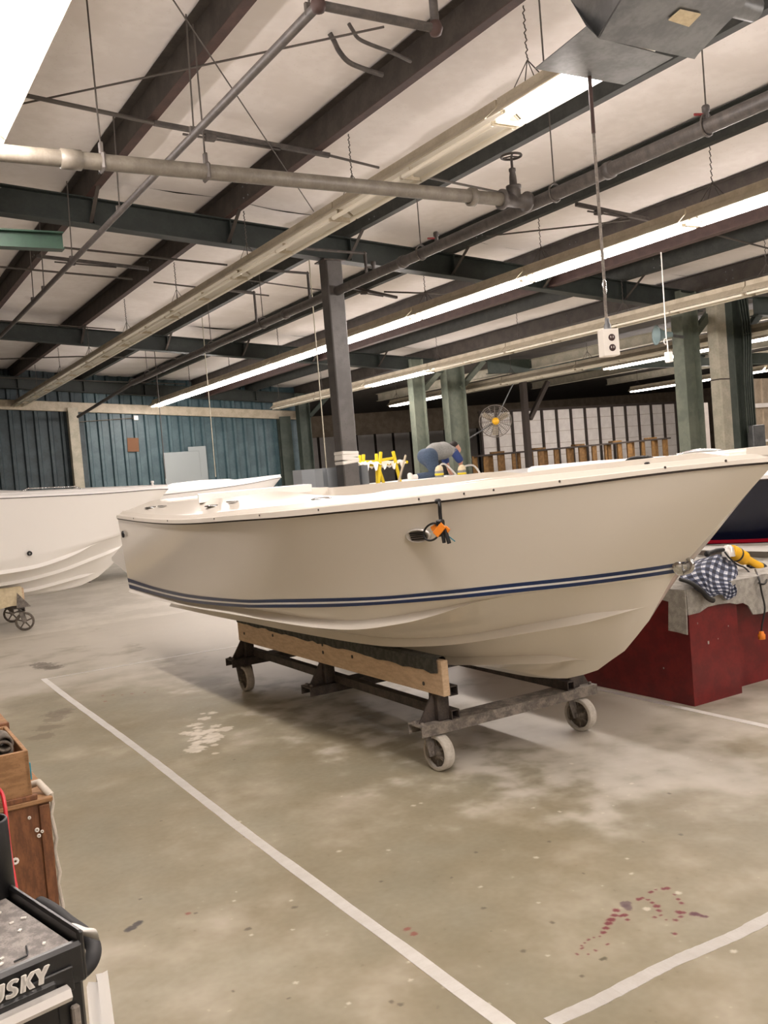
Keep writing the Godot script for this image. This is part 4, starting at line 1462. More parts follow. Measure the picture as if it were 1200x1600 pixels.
# ------------------------------------------------------------------ tool cabinet and crates, lower left
func build_left_corner() -> void:
	var ty := 0.90
	var C := on(125, 1466, 1, ty)
	var fx := (C - on(0, 1519, 1, ty)).normalized()      # along the front, to the right
	var bk := Vector3(fx.z, 0, -fx.x).normalized()       # into the cabinet (away)
	var b := Basis(fx, Vector3.UP, -bk)
	var o := Node3D.new()
	o.name = numbered("tool_cabinet")
	add_child(o)
	o.transform = Transform3D(b, Vector3(C.x, 0, C.z))
	meta(o, "black rolling tool cabinet with dusty tray top and silver drawer handle", "tool cabinet")
	# local frame: x <= 0 to the left, z <= 0 to the back
	var W := 0.68
	var D := 0.44
	var st := newst()
	bx(st, Vector3(-W / 2, 0.47, -D / 2), Vector3(W, 0.74, D), 0.006)
	part("body", st, M.cab_black, o)
	st = newst()
	bx(st, Vector3(-W / 2, ty - 0.012, -D / 2), Vector3(W - 0.02, 0.012, D - 0.02), 0.002)
	part("tray_mat", st, M.tray, o)
	st = newst()
	bx(st, Vector3(-W / 2, ty - 0.038, -0.006), Vector3(W + 0.008, 0.07, 0.02), 0.006)
	bx(st, Vector3(-W / 2, ty - 0.03, -D + 0.006), Vector3(W, 0.085, 0.014), 0.004)
	bx(st, Vector3(0.002, ty - 0.03, -D / 2), Vector3(0.012, 0.085, D), 0.004)
	bx(st, Vector3(-W, ty - 0.03, -D / 2), Vector3(0.014, 0.085, D), 0.004)
	part("tray_rim", st, M.cab_black, o)
	for k in 4:
		st = newst()
		var y := 0.778 - k * 0.17
		bx(st, Vector3(-W / 2 - 0.0, y, 0.006), Vector3(W - 0.10, 0.155, 0.016), 0.004)
		var dr := part("drawer", st, M.cab_black, o)
		st = newst()
		prism(st, pv([0, 0.008, 0.014, 0.008, 0.019, 0.016, 0.014, 0.028, 0, 0.03]), Vector3(-W + 0.06, y + 0.035, 0.014), Vector3.BACK, Vector3.UP, Vector3(W - 0.095, 0, 0))
		part("drawer_pull", st, M.alu, dr)
	st = newst()
	bx(st, Vector3(-0.022, 0.47, 0.006), Vector3(0.014, 0.66, 0.012), 0.003)
	part("corner_post", st, M.steel_dusty, o)
	st = newst()
	bx(st, Vector3(-0.075, 0.728, 0.016), Vector3(0.036, 0.03, 0.003), 0.001)
	part("red_sticker", st, M.red, o)
	for x in [-0.06, -W + 0.06]:
		for z in [-0.06, -D + 0.06]:
			caster(o, Vector3(x, 0, z), 0.4, 0.05)
	# lettering
	var tm := TextMesh.new()
	tm.text = "HUSKY"
	var fnt := SystemFont.new()
	fnt.font_names = PackedStringArray(["Droid Sans"])
	fnt.font_weight = 700
	tm.font = fnt
	tm.font_size = 64
	tm.pixel_size = 0.00054
	tm.depth = 0.002
	tm.horizontal_alignment = HORIZONTAL_ALIGNMENT_RIGHT
	var tx := MeshInstance3D.new()
	tx.name = "lettering"
	tx.mesh = tm
	tx.material_override = M.paper
	o.add_child(tx, true)
	# right end of the word on the front plane
	var n := -bk
	var d := ray(76, 1521)
	var t := (C + n * 0.018 - Vector3(0, H, 0)).dot(n) / d.dot(n)
	var hit := Vector3(0, H, 0) + d * t
	tx.position = o.transform.affine_inverse() * hit
	tx.transform.basis = Basis(Vector3(1.12, 0, 0), Vector3(0.16, 1.0, 0), Vector3(0, 0, 1))
	for q in [Vector3(0.0013, 0, 0), Vector3(-0.0013, 0.0004, 0), Vector3(0, 0.001, 0)]:
		var t2 := tx.duplicate() as MeshInstance3D
		t2.name = "lettering"
		o.add_child(t2, true)
		t2.position += q
	st = newst()
	bx(st, Vector3(-0.36, 0.846, 0.005), Vector3(0.68, 0.04, 0.01), 0.002)
	part("fascia", st, M.cab_black, o)
	# push handle on the right end
	st = newst()
	var inv := o.transform.affine_inverse()
	var hp := []
	for q in [[62, 1412, 0.87], [84, 1424, 0.87], [108, 1443, 0.862], [134, 1462, 0.85], [146, 1480, 0.84], [143, 1500, 0.83], [132, 1514, 0.822], [120, 1522, 0.82]]:
		hp.append(inv * on(q[0], q[1], 1, q[2]))
	tube(st, smooth_path(hp, 5), 0.0135, 14)
	part("push_handle", st, M.rubber, o)
	# allen key, shavings on the tray
	var crumbs := newst()
	for k in 46:
		var p := Vector3(-rng.randf() * 0.3 - 0.02, ty - 0.004, -rng.randf() * (D - 0.06) - 0.03)
		var s := 0.002 + rng.randf() * 0.0045
		bx(crumbs, p, Vector3(s * 1.8, s * 0.5, s), 0.0, Basis(Vector3.UP, rng.randf() * 3.0))
	var cr := part("gelcoat_crumbs", crumbs, M.paper)
	cr.transform = o.transform
	meta(cr, "pale gelcoat crumbs scattered on the tool cabinet's tray", "crumbs")
	cr.set_meta("kind", "stuff")
	st = newst()
	var ak := []
	for q in [[22, 1503], [42, 1493], [43, 1488], [41, 1478]]: ak.append(on(q[0], q[1], 1, ty - 0.003))
	tube(st, ak, 0.0016, 6)
	single("hex_key", st, M.black, "small bent black hex key on the cabinet's dusty tray", "hex key")
	# black pipe piece standing on the tray
	var pc := on(-9, 1397, 1, ty - 0.006)
	st = newst()
	lathe(st, Transform3D(Basis(), pc), [Vector2(0.0, 0), Vector2(0.038, 0.0), Vector2(0.036, 0.137), Vector2(0.034, 0.141), Vector2(0.030, 0.139), Vector2(0.029, 0.02)], 28)
	single("black_canister", st, M.black, "black open cylinder standing on the tool cabinet's tray", "canister")
	# red cable behind it
	st = newst()
	tube(st, smooth_path([on(-12, 1225, 2, -2.6), on(2, 1238, 2, -2.6), on(8, 1262, 2, -2.55), on(13, 1310, 2, -2.5), on(19, 1355, 2, -2.4), on(27, 1400, 2, -2.35), on(34, 1470, 2, -2.3), on(36, 1600, 2, -2.3)], 5), 0.005, 8)
	single("red_cable", st, M.red, "thin red cable hanging between the crates and tool cabinet", "cable")
	# white rag on the handle and plastic below
	st = newst()
	st.set_smooth_group(1)
	var ra := [[[104, 1446], [112, 1442], [124, 1445], [135, 1450]], [[112, 1452], [120, 1450], [129, 1455], [150, 1452]], [[118, 1458], [126, 1460], [134, 1463], [156, 1470]]]
	var hts := [0.878, 0.895, 0.872]
	var rr := []
	for j in 3:
		var row := []
		for q in ra[j]: row.append(on(q[0], q[1], 1, hts[j]))
		rr.append(row)
	var g := bicubic(rr, 4, 4)
	for j in g.size() - 1:
		for k in g[0].size() - 1:
			quad(st, g[j][k], g[j][k + 1], g[j + 1][k + 1], g[j + 1][k])
	single("white_strap", st, M.paper, "white strip of masking looped over the cabinet's black push handle", "strip")
	st = newst()
	st.set_smooth_group(1)
	var pr := []
	for j in 7:
		var yy := lerpf(0.80, 0.05, j / 6.0)
		var row := []
		for k in 6:
			var u := k / 5.0
			var base := C + fx * (0.016 + (0.05 + j * 0.006) * u) + bk * (0.03 + 0.03 * u + 0.012 * sin(k * 2.4 + j * 0.4))
			row.append(Vector3(base.x, yy, base.z))
		if j > 0:
			for k in 5: quad(st, pr[k], pr[k + 1], row[k + 1], row[k])
		pr = row
	single("plastic_bag", st, M.white, "white plastic film hanging beside the tool cabinet", "plastic bag")
	# big lower crate
	var cx := 0.567
	var cz := -3.392
	o = thing("wooden_cabinet", "dark reddish-brown plywood cabinet standing behind the tool cabinet", "cabinet")
	st = newst()
	bx(st, Vector3(cx - 0.4, 0.295, cz - 0.3), Vector3(0.8, 0.59, 0.6), 0.006)
	part("body", st, M.crate, o)
	st = newst()
	bx(st, Vector3(cx - 0.02, 0.29, cz + 0.006), Vector3(0.035, 0.58, 0.012), 0.002)
	part("edge_batten", st, M.crate, o)
	st = newst()
	bx(st, Vector3(cx - 0.4, 0.595, cz - 0.3), Vector3(0.82, 0.018, 0.63), 0.004)
	part("top_board", st, M.crate_pale, o)
	st = newst()
	for q in [[58, 1297, 0.008], [66, 1299, 0.006], [61, 1306, 0.007], [24, 1346, 0.013], [46, 1278, 0.006]]:
		lathe(st, Transform3D(Basis(Vector3.RIGHT, PI / 2), on(q[0], q[1], 2, cz + 0.012)), [Vector2(q[2], -0.002), Vector2(q[2] * 0.9, 0.002), Vector2(q[2] * 0.4, 0.003), Vector2(q[2] * 0.3, 0.0)], 9)
	part("putty_spots", st, M.paper, o)
	# dusty lint along the cabinet's outer edge
	st = newst()
	var lint := []
	for j in 15:
		var lt := j / 14.0
		lint.append(Vector3(cx + 0.008 + 0.005 * sin(j * 2.1), lerpf(0.61, 0.05, lt), cz - 0.012 + 0.006 * cos(j * 1.7)))
	tube(st, lint, 0.007, 7)
	tube(st, [Vector3(cx - 0.06, 0.625, cz - 0.1), Vector3(cx - 0.02, 0.64, cz - 0.06), Vector3(cx + 0.008, 0.6, cz - 0.01)], 0.013, 8)
	single("fibre_lint", st, M.lint, "pale dusty fibre strip along the brown plywood cabinet's edge", "fibre strip")
	# open box on top
	var top := on(45, 1172, 2, cz + 0.0).y
	var xr := on(51, 1250, 2, cz).x
	var zb := on(11, 1141, 0, xr).z
	var y0 := 0.605
	o = thing("wooden_box", "open wooden box holding metal pieces on the brown plywood cabinet", "box")
	var hh := top - y0
	st = newst(); bx(st, Vector3(xr - 0.25, y0 + hh / 2, cz - 0.007), Vector3(0.5, hh, 0.014), 0.002); part("side_board", st, M.crate_pale, o)
	st = newst(); bx(st, Vector3(xr - 0.25, y0 + hh / 2, zb), Vector3(0.5, hh, 0.014), 0.002); part("side_board", st, M.crate_pale, o)
	st = newst(); bx(st, Vector3(xr - 0.006, y0 + hh / 2, (cz + zb) / 2), Vector3(0.014, hh, cz - zb), 0.002); part("end_board", st, M.crate_pale, o)
	st = newst(); bx(st, Vector3(xr - 0.5, y0 + hh / 2, (cz + zb) / 2), Vector3(0.014, hh, cz - zb), 0.002); part("end_board", st, M.crate_pale, o)
	st = newst(); bx(st, Vector3(xr - 0.25, y0 + 0.01, (cz + zb) / 2), Vector3(0.5, 0.015, cz - zb), 0.002); part("bottom_board", st, M.crate_pale, o)
	st = newst(); bx(st, Vector3(xr - 0.25, y0 + 0.008, cz + 0.006), Vector3(0.53, 0.018, 0.014), 0.002); part("base_strip", st, M.crate, o)
	st = newst(); bx(st, Vector3(xr + 0.004, y0 + hh * 0.55, cz - 0.02), Vector3(0.006, hh * 0.35, 0.02), 0.002); part("teal_tape", st, M.teal_tape, o)
	for q in [[4, 1158, 0.03], [2, 1168, 0.034]]:
		st = newst()
		var c := on(q[0], q[1], 2, (cz + zb) / 2 + 0.03)
		lathe(st, Transform3D(Basis(Vector3.RIGHT, PI / 2), c), [Vector2(q[2], -0.05), Vector2(q[2], 0.05), Vector2(q[2] * 0.7, 0.05), Vector2(q[2] * 0.7, -0.05)], 18)
		lathe(st, Transform3D(Basis(), Vector3(c.x, y0 + 0.018, c.z)), [Vector2(0.012, 0), Vector2(0.012, c.y - q[2] - y0 - 0.018)], 8)
		single("metal_collar", st, M.cast, "%s dull metal collar in the open wooden box" % ("smaller" if q[2] < 0.032 else "larger"), "metal part", "metal collars in the wooden box")
	# crate behind
	var kc := on(13, 1127, 2, -4.25)
	o = thing("wooden_crate", "orange-brown wooden crate behind the open wooden box", "crate")
	st = newst()
	bx(st, Vector3(kc.x - 0.25, kc.y / 2, -4.25 - 0.2), Vector3(0.5, kc.y, 0.4), 0.005)
	part("body", st, M.crate_pale, o)
	st = newst()
	bx(st, Vector3(kc.x - 0.02, kc.y / 2, -4.24), Vector3(0.04, kc.y, 0.02), 0.003)
	part("batten", st, M.crate, o)

# ------------------------------------------------------------------ columns
func build_columns() -> void:
	var x := 5.535
	var o := thing("steel_column", "square grey steel column with white tape wrap rising behind the boat", "column")
	var st := newst()
	var ch := roof_y(x) - 0.30
	bx(st, Vector3(x, ch / 2, FR1), Vector3(0.215, ch, 0.2), 0.012)
	part("shaft", st, M.col_near, o)
	st = newst()
	bx(st, Vector3(x, ch - 0.008, FR1), Vector3(0.3, 0.016, 0.26), 0.003)
	part("cap_plate", st, M.steel, o)
	st = newst()
	bx(st, Vector3(x, 0.01, FR1), Vector3(0.36, 0.02, 0.36), 0.003)
	part("base_plate", st, M.steel, o)
	for k in 4:
		st = newst()
		bx(st, Vector3(x, 1.77 + k * 0.036, FR1), Vector3(0.232 + 0.004 * (k % 2), 0.045, 0.216 + 0.004 * (k % 2)), 0.01, Basis(Vector3.BACK, [0.08, -0.14, 0.03, -0.06][k]))
		part("tape_wrap", st, M.paper, o)
	# galvanized guard around its foot
	o = thing("sheet_metal_guard", "galvanized sheet metal guard standing around the foot of the grey column", "guard")
	st = newst()
	var gp := [4.82, -0.06, 4.90, 0.02, 4.97, -0.14, 5.16, -0.16, 5.24, -0.10, 5.33, -0.16, 5.70, -0.16, 5.74, -0.02, 5.80, 0.04]
	for k in 8:
		st = newst()
		bar(st, Vector3(gp[k * 2], 0.86, FR1 + gp[k * 2 + 1]), Vector3(gp[k * 2 + 2], 0.86, FR1 + gp[k * 2 + 3]), 0.004, 1.72)
		part("folded_panel", st, M.guard, o)
	# green columns along the open side
	var cols := [
		[11.66, FR1, 0.36, 0.22, "col_green", "tapered green steel column beside the horn speaker"],
		[12.95, FR1 - 0.1, 0.42, 0.24, "col_dark", "dark green steel column with conduits and grey panel"],
		[12.30, FR2, 0.5, 0.24, "col_green", "wide green steel column behind the kneeling worker"],
		[11.32, FR2, 0.32, 0.2, "col_green", "slim green steel column beside the kneeling worker"],
		[11.75, WALLZ + 0.6, 0.34, 0.24, "col_dark", "green steel column at the end of the teal wall"]]
	for c in cols:
		o = thing("steel_column", c[5], "column")
		st = newst()
		var top := 4.0
		prism(st, ibeam_poly(c[3], c[2], 0.02, 0.014), Vector3(c[0], 0, c[1]), Vector3.BACK, Vector3.RIGHT, Vector3.UP * top)
		part("shaft", st, M[c[4]], o)
		st = newst()
		bx(st, Vector3(c[0], 0.012, c[1]), Vector3(c[2] + 0.1, 0.024, c[3] + 0.1), 0.003)
		part("base_plate", st, M.steel, o)
		st = newst()
		bar(st, Vector3(c[0] + 0.2, 3.35, c[1]), Vector3(c[0] + 0.9, 3.95, c[1]), 0.1, 0.12, 0.01)
		part("knee_brace", st, M[c[4]], o)
		if c[0] > 12.9:
			for k in 4:
				st = newst()
				tube(st, smooth_path([Vector3(c[0] - 0.08 + k * 0.07, 3.95, c[1] + 0.15), Vector3(c[0] - 0.02 + k * 0.06, 3.3, c[1] + 0.16), Vector3(c[0] - 0.06 + k * 0.05, 2.6, c[1] + 0.15), Vector3(c[0] - 0.05 + k * 0.05, 1.75, c[1] + 0.15)], 4), 0.016, 6)
				part("conduit", st, M.col_dark, o)
			st = newst()
			bx(st, Vector3(c[0] + 0.1, 1.62, c[1] + 0.19), Vector3(0.3, 0.5, 0.12), 0.008)
			part("panel_box", st, M.galv, o)
	o = thing("pipe_column", "pale cream square column between the two green columns", "column")
	st = newst()
	bx(st, Vector3(12.26, 1.98, FR1 + 0.1), Vector3(0.24, 3.96, 0.2), 0.02)
	part("shaft", st, M.col_pale, o)
	st = newst()
	bx(st, Vector3(12.26, 2.62, FR1 + 0.1), Vector3(0.247, 0.02, 0.207), 0.002)
	part("joint_band", st, M.stud, o)
	# horn speaker
	o = thing("horn_speaker", "pale blue horn loudspeaker fixed to the green column", "speaker")
	var hs := on(1040, 523, 2, FR1 + 0.2)
	st = newst()
	lathe(st, Transform3D(look(Vector3(-0.85, 0.02, -0.35)) * Basis(Vector3.RIGHT, PI / 2), hs), [Vector2(0.0, -0.1), Vector2(0.04, -0.1), Vector2(0.045, -0.02), Vector2(0.07, 0.05), Vector2(0.13, 0.14), Vector2(0.15, 0.15), Vector2(0.125, 0.14), Vector2(0.0, 0.0)], 20)
	part("horn", st, plain(c8(128, 150, 152), 0.5), o)
	st = newst()
	bar(st, hs, Vector3(11.5, hs.y - 0.02, FR1 + 0.1), 0.03, 0.04)
	part("bracket", st, M.galv, o)

# ------------------------------------------------------------------ pipes and rods under the roof
func onroof(px: float, py: float, drop: float) -> Vector3:
	var d := ray(px, py)
	# H + t*dy = H + 3.36 - t*dx/12 - drop
	var t := (3.36 - drop) / (d.y + d.x / 12.0)
	return Vector3(0, H, 0) + d * t
func on_a(px: float, py: float, x: float, y: float) -> Vector3:      # on the line x, y running along z
	var d := ray(px, py)
	return Vector3(x, y, d.z / d.x * x)
func build_pipes() -> void:
	# sprinkler main along the purlins
	var mx := 5.55
	var my := 3.84
	var o := thing("sprinkler_main", "thick dark sprinkler main pipe running above the boat under the roof", "pipe")
	var st := newst()
	tube(st, [Vector3(mx, my, 13.8), Vector3(mx, my, -16.0), Vector3(mx, my - 0.02, -19.0)], 0.055, 16)
	tube(st, [Vector3(mx, my - 0.02, -19.0), Vector3(mx, my - 0.25, -23.9)], 0.036, 12)
	part("pipe_run", st, M.pipe, o)
	for zz in [-2.4, -5.5, -8.6, -11.6, -14.6, -17.0, -19.0]:
		st = newst()
		lathe(st, Transform3D(Basis(Vector3.RIGHT, PI / 2), Vector3(mx, my, zz)), [Vector2(0.056, -0.035), Vector2(0.068, -0.03), Vector2(0.068, 0.03), Vector2(0.056, 0.035)], 16)
		part("coupling", st, M.pipe, o)
	for p in [[866, 288], [658, 392], [411, 500], [330, 536], [230, 580], [1105, 200]]:
		var c := on_a(p[0], p[1], mx, my)
		st = newst()
		var ring := []
		for j in 15:
			var t := TAU * j / 14.0
			ring.append(Vector3(mx + 0.064 * cos(t), my + 0.012 + 0.078 * sin(t), c.z))
		tube(st, ring, 0.009, 6, false)
		tube(st, [Vector3(mx, my + 0.09, c.z), Vector3(mx, roof_y(mx) + 0.2, c.z)], 0.006, 6)
		part("hanger", st, M.wire, o)
	for p in [[1103, 175, true], [682, 375, true], [580, 372, false]]:
		var c := on_a(p[0], p[1], mx, my)
		st = newst()
		lathe(st, Transform3D(Basis(), Vector3(mx, my + 0.05, c.z)), [Vector2(0.02, 0), Vector2(0.02, 0.05), Vector2(0.028, 0.055), Vector2(0.028, 0.09), Vector2(0.02, 0.1), Vector2(0, 0.1)], 10)
		var v := part("valve_stub", st, M.pipe, o)
		st = newst()
		bar(st, Vector3(mx, my + 0.085, c.z), Vector3(mx - 0.09, my + 0.085, c.z - 0.03), 0.012, 0.018, 0.003)
		part("lever", st, M.lever_red if p[2] else M.pipe, v)
	# cross pipe with gate valve
	o = thing("cross_pipe", "pale thick pipe crossing under the roof with a handwheel valve", "pipe")
	var cz := on_a(838, 318, mx, my).z
	st = newst()
	tube(st, [Vector3(-7.9, 3.83, cz), Vector3(mx - 0.16, 3.84, cz)], 0.055, 18)
	part("pipe_run", st, M.pipe_pale, o)
	for q in [[112, 0.066, 0.07], [738, 0.075, 0.03], [700, 0.0, 0.0]]:
		if q[1] == 0.0: continue
		var c := on(q[0], 264 if q[0] < 200 else 318, 2, cz)
		st = newst()
		lathe(st, Transform3D(Basis(Vector3.BACK, PI / 2), Vector3(minf(c.x, mx - 0.3), 3.835, cz)), [Vector2(0.056, -q[2]), Vector2(q[1], -q[2] + 0.005), Vector2(q[1], q[2] - 0.005), Vector2(0.056, q[2])], 18)
		part("coupling", st, M.pipe_pale, o)
	st = newst()
	var vc := Vector3(mx - 0.24, my, cz)
	lathe(st, Transform3D(Basis(Vector3.BACK, PI / 2), vc), [Vector2(0.058, -0.15), Vector2(0.085, -0.15), Vector2(0.085, -0.12), Vector2(0.058, -0.12), Vector2(0.058, 0.12), Vector2(0.085, 0.12), Vector2(0.085, 0.15), Vector2(0.058, 0.15)], 18)
	lathe(st, Transform3D(Basis(), vc), [Vector2(0.058, 0.0), Vector2(0.058, 0.10), Vector2(0.066, 0.105), Vector2(0.066, 0.125), Vector2(0.034, 0.13), Vector2(0.03, 0.2), Vector2(0.024, 0.24), Vector2(0.03, 0.25), Vector2(0.03, 0.27), Vector2(0.011, 0.28), Vector2(0.011, 0.38), Vector2(0, 0.38)], 16)
	var vb := part("gate_valve", st, M.pipe, o)
	st = newst()
	var ring := []
	for j in 25: ring.append(vc + Vector3(0.085 * cos(TAU * j / 24.0), 0.375, 0.085 * sin(TAU * j / 24.0)))
	tube(st, ring, 0.011, 8, false)
	for j in 3:
		var t := TAU * j / 3.0
		bar(st, vc + Vector3(0, 0.375, 0), vc + Vector3(0.083 * cos(t), 0.375, 0.083 * sin(t)), 0.014, 0.01)
	part("handwheel", st, M.purlin, vb)
	for p in [[322, 262, 248], [160, 258, 300]]:
		var c := on(p[0], p[1], 2, cz)
		st = newst()
		tube(st, [Vector3(c.x, 3.89, cz), Vector3(c.x, roof_y(c.x) + 0.1, cz)], 0.006, 6)
		bx(st, Vector3(c.x, 3.835, cz), Vector3(0.03, 0.125, 0.125), 0.03)
		bx(st, Vector3(c.x, 3.93, cz), Vector3(0.025, 0.08, 0.04), 0.004)
		part("hanger", st, M.wire, o)
	# smaller branch along the purlins, elbowed overhead
	o = thing("sprinkler_branch", "thin dark sprinkler branch pipe with elbows left of the light row", "pipe")
	var bx_ := 2.36
	var by := 3.985
	var e0 := on_a(497, 6, bx_, by)
	st = newst()
	tube(st, [e0, Vector3(bx_, by, -13.2), Vector3(bx_ - 0.04, by, -20.0)], 0.027, 12)
	part("pipe_run", st, M.pipe, o)
	st = newst()
	var e1 := on(680, 42, 2, e0.z)
	e1.y = by
	tube(st, [e0, e1], 0.024, 12)
	tube(st, [e1, e1 + Vector3(0, 0.62, 0)], 0.024, 12)
	part("elbow_run", st, M.pipe, o)
	for e in [e0, e1]:
		st = newst()
		lathe(st, Transform3D(Basis(), e), [Vector2(0, -0.045), Vector2(0.03, -0.035), Vector2(0.042, 0), Vector2(0.03, 0.035), Vector2(0, 0.045)], 12)
		part("elbow", st, M.purlin_red, o)
	for p in [[302, 198], [186, 317], [112, 395], [52, 464], [62, 380], [484, 18]]:
		var c := on_a(p[0], p[1], bx_, by)
		st = newst()
		tube(st, [Vector3(bx_, by + 0.03, c.z), Vector3(bx_ + 0.02, roof_y(bx_), c.z)], 0.006, 6)
		bx(st, Vector3(bx_, by + 0.02, c.z), Vector3(0.062, 0.07, 0.02), 0.01)
		part("hanger", st, M.wire, o)
	# bent straps from the insulation to a purlin
	for q in [[[[515, 52], [522, 64], [530, 80], [545, 97], [570, 108], [598, 117]], "thicker"], [[[545, 37], [551, 47], [560, 60], [580, 70], [612, 82], [642, 96]], "slimmer"]]:
		st = newst()
		var pts := []
		for j in q[0].size():
			var p: Array = q[0][j]
			pts.append(onroof(p[0], p[1], -0.2 + 0.2 * smoothstep(0, 3, j)))
		tube(st, smooth_path(pts, 4), 0.019 if q[1] == "thicker" else 0.014, 8)
		single("bent_conduit", st, M.pipe, "%s of two bent dark conduits curving from the insulation to a purlin" % q[1], "conduit", "bent conduits at the purlin")
	# bracing rods and bridging
	var rods := [
		[[30, 163], [600, 42], 0.02, 0.008, "thin bracing rod slanting across the insulation beside the elbowed pipe"],
		[[268, -4], [490, 330], 0.06, 0.006, "long thin wire slanting down past the branch pipe"],
		[[35, 148], [240, 192], 0.04, 0.018, "dark bridging rod from the bright light toward the branch pipe"],
		[[515, 243], [592, 262], 0.04, 0.012, "short bridging rod ending at the unlit light row"],
		[[100, 387], [355, 414], 0.05, 0.014, "slim pipe running out from the bright green beam"],
		[[0, 417], [207, 436], 0.05, 0.014, "slim pipe passing under the purlins left of the branch pipe"],
		[[240, 441], [420, 462], 0.05, 0.012, "slim pipe crossing behind the unlit light row"],
		[[0, 501], [180, 515], 0.03, 0.012, "thin rod just above the second green rafter"],
		[[0, 561], [122, 557], 0.03, 0.014, "thin rod under the second green rafter"],
		[[122, 557], [290, 560], 0.03, 0.014, "thin rod under the second green rafter by the light row"],
		[[380, 437], [507, 454], 0.04, 0.010, "thin rod reaching the grey column's side"],
		[[652, 274], [832, 311], 0.08, 0.012, "thin rod running to the handwheel valve"],
		[[760, 369], [905, 353], 0.02, 0.010, "thin bracing rod beyond the sprinkler main"],
		[[905, 353], [985, 344], 0.02, 0.010, "thin bracing rod joining the long light row"],
		[[1115, 366], [1200, 388], 0.02, 0.011, "thin rod near the pull cord purlin"],
		[[600, 456], [720, 460], 0.02, 0.014, "slim conduit running to the lit row from the column"],
		[[0, 590], [290, 600], 0.1, 0.012, "thin conduit across the rafter at the teal wall"],
		[[20, 615], [300, 618], 0.25, 0.012, "thin conduit just above the pale girt"]]
	for r in rods:
		st = newst()
		tube(st, [onroof(r[0][0], r[0][1], r[2]), onroof(r[1][0], r[1][1], r[2])], r[3], 6)
		single("roof_rod", st, M.wire, r[4], "rod")
	for r in [[[240, 192], [515, 243], 0.02, "perforated strut channel bridging two purlins by the branch pipe"], [[57, 400], [232, 420], 0.06, "perforated strut channel under the first green rafter"], [[900, 319], [1012, 343], 0.02, "perforated strut channel beside the long light row"], [[545, 448], [620, 465], 0.03, "perforated strut channel right of the grey column"]]:
		o = thing("strut_channel", r[3], "strut")
		st = newst()
		var a := onroof(r[0][0], r[0][1], r[2])
		var b := onroof(r[1][0], r[1][1], r[2])
		bar(st, a, b, 0.045, 0.04, 0.004)
		part("channel", st, M.pipe, o)
		st = newst()
		tube(st, [a.lerp(b, 0.15) - Vector3(0, 0.05, 0), a.lerp(b, 0.7) - Vector3(0, 0.03, 0)], 0.010, 6)
		bx(st, a.lerp(b, 0.3) - Vector3(0, 0.04, 0), Vector3(0.1, 0.05, 0.07), 0.008)
		part("cable_clip", st, M.pipe, o)
	# drop pipes to the main
	for q in [[[460, 387], [570, 396], [572, 420], "bent drop pipe with red lever beside the column top"], [[410, 421], [481, 427], [484, 466], "bent drop pipe meeting the sprinkler main behind the unlit row"], [[350, 452], [397, 457], [401, 503], "bent drop pipe farther along the sprinkler main"]]:
		var c := on_a(q[2][0], q[2][1], mx, my + 0.05)
		var b := on(q[1][0], q[1][1], 2, c.z)
		b.x = mx
		var a := on(q[0][0], q[0][1], 2, c.z)
		a.y = b.y + 0.02
		st = newst()
		tube(st, [a, b], 0.016, 8)
		tube(st, [b, Vector3(mx, my + 0.04, c.z)], 0.018, 8)
		lathe(st, Transform3D(Basis(), b), [Vector2(0, -0.03), Vector2(0.026, 0), Vector2(0, 0.03)], 8)
		single("drop_pipe", st, M.pipe, q[3], "pipe")
	# bright green beam stub
	o = thing("hoist_beam", "short bright green steel beam end below the first green rafter", "beam")
	var g := on(98, 378, 2, -8.0)
	st = newst()
	prism(st, ibeam_poly(0.11, 0.14, 0.012, 0.01), Vector3(g.x, g.y, -8.0), Vector3.BACK, Vector3.UP, Vector3(-g.x - 7.9, 0, 0))
	part("beam", st, M.green_bright, o)
	st = newst()
	for xx in [-1.0, -4.0]:
		tube(st, [Vector3(xx, g.y + 0.07, -8.0), Vector3(xx, roof_y(xx), -8.0)], 0.012, 6)
	part("hanger_rod", st, M.wire, o)

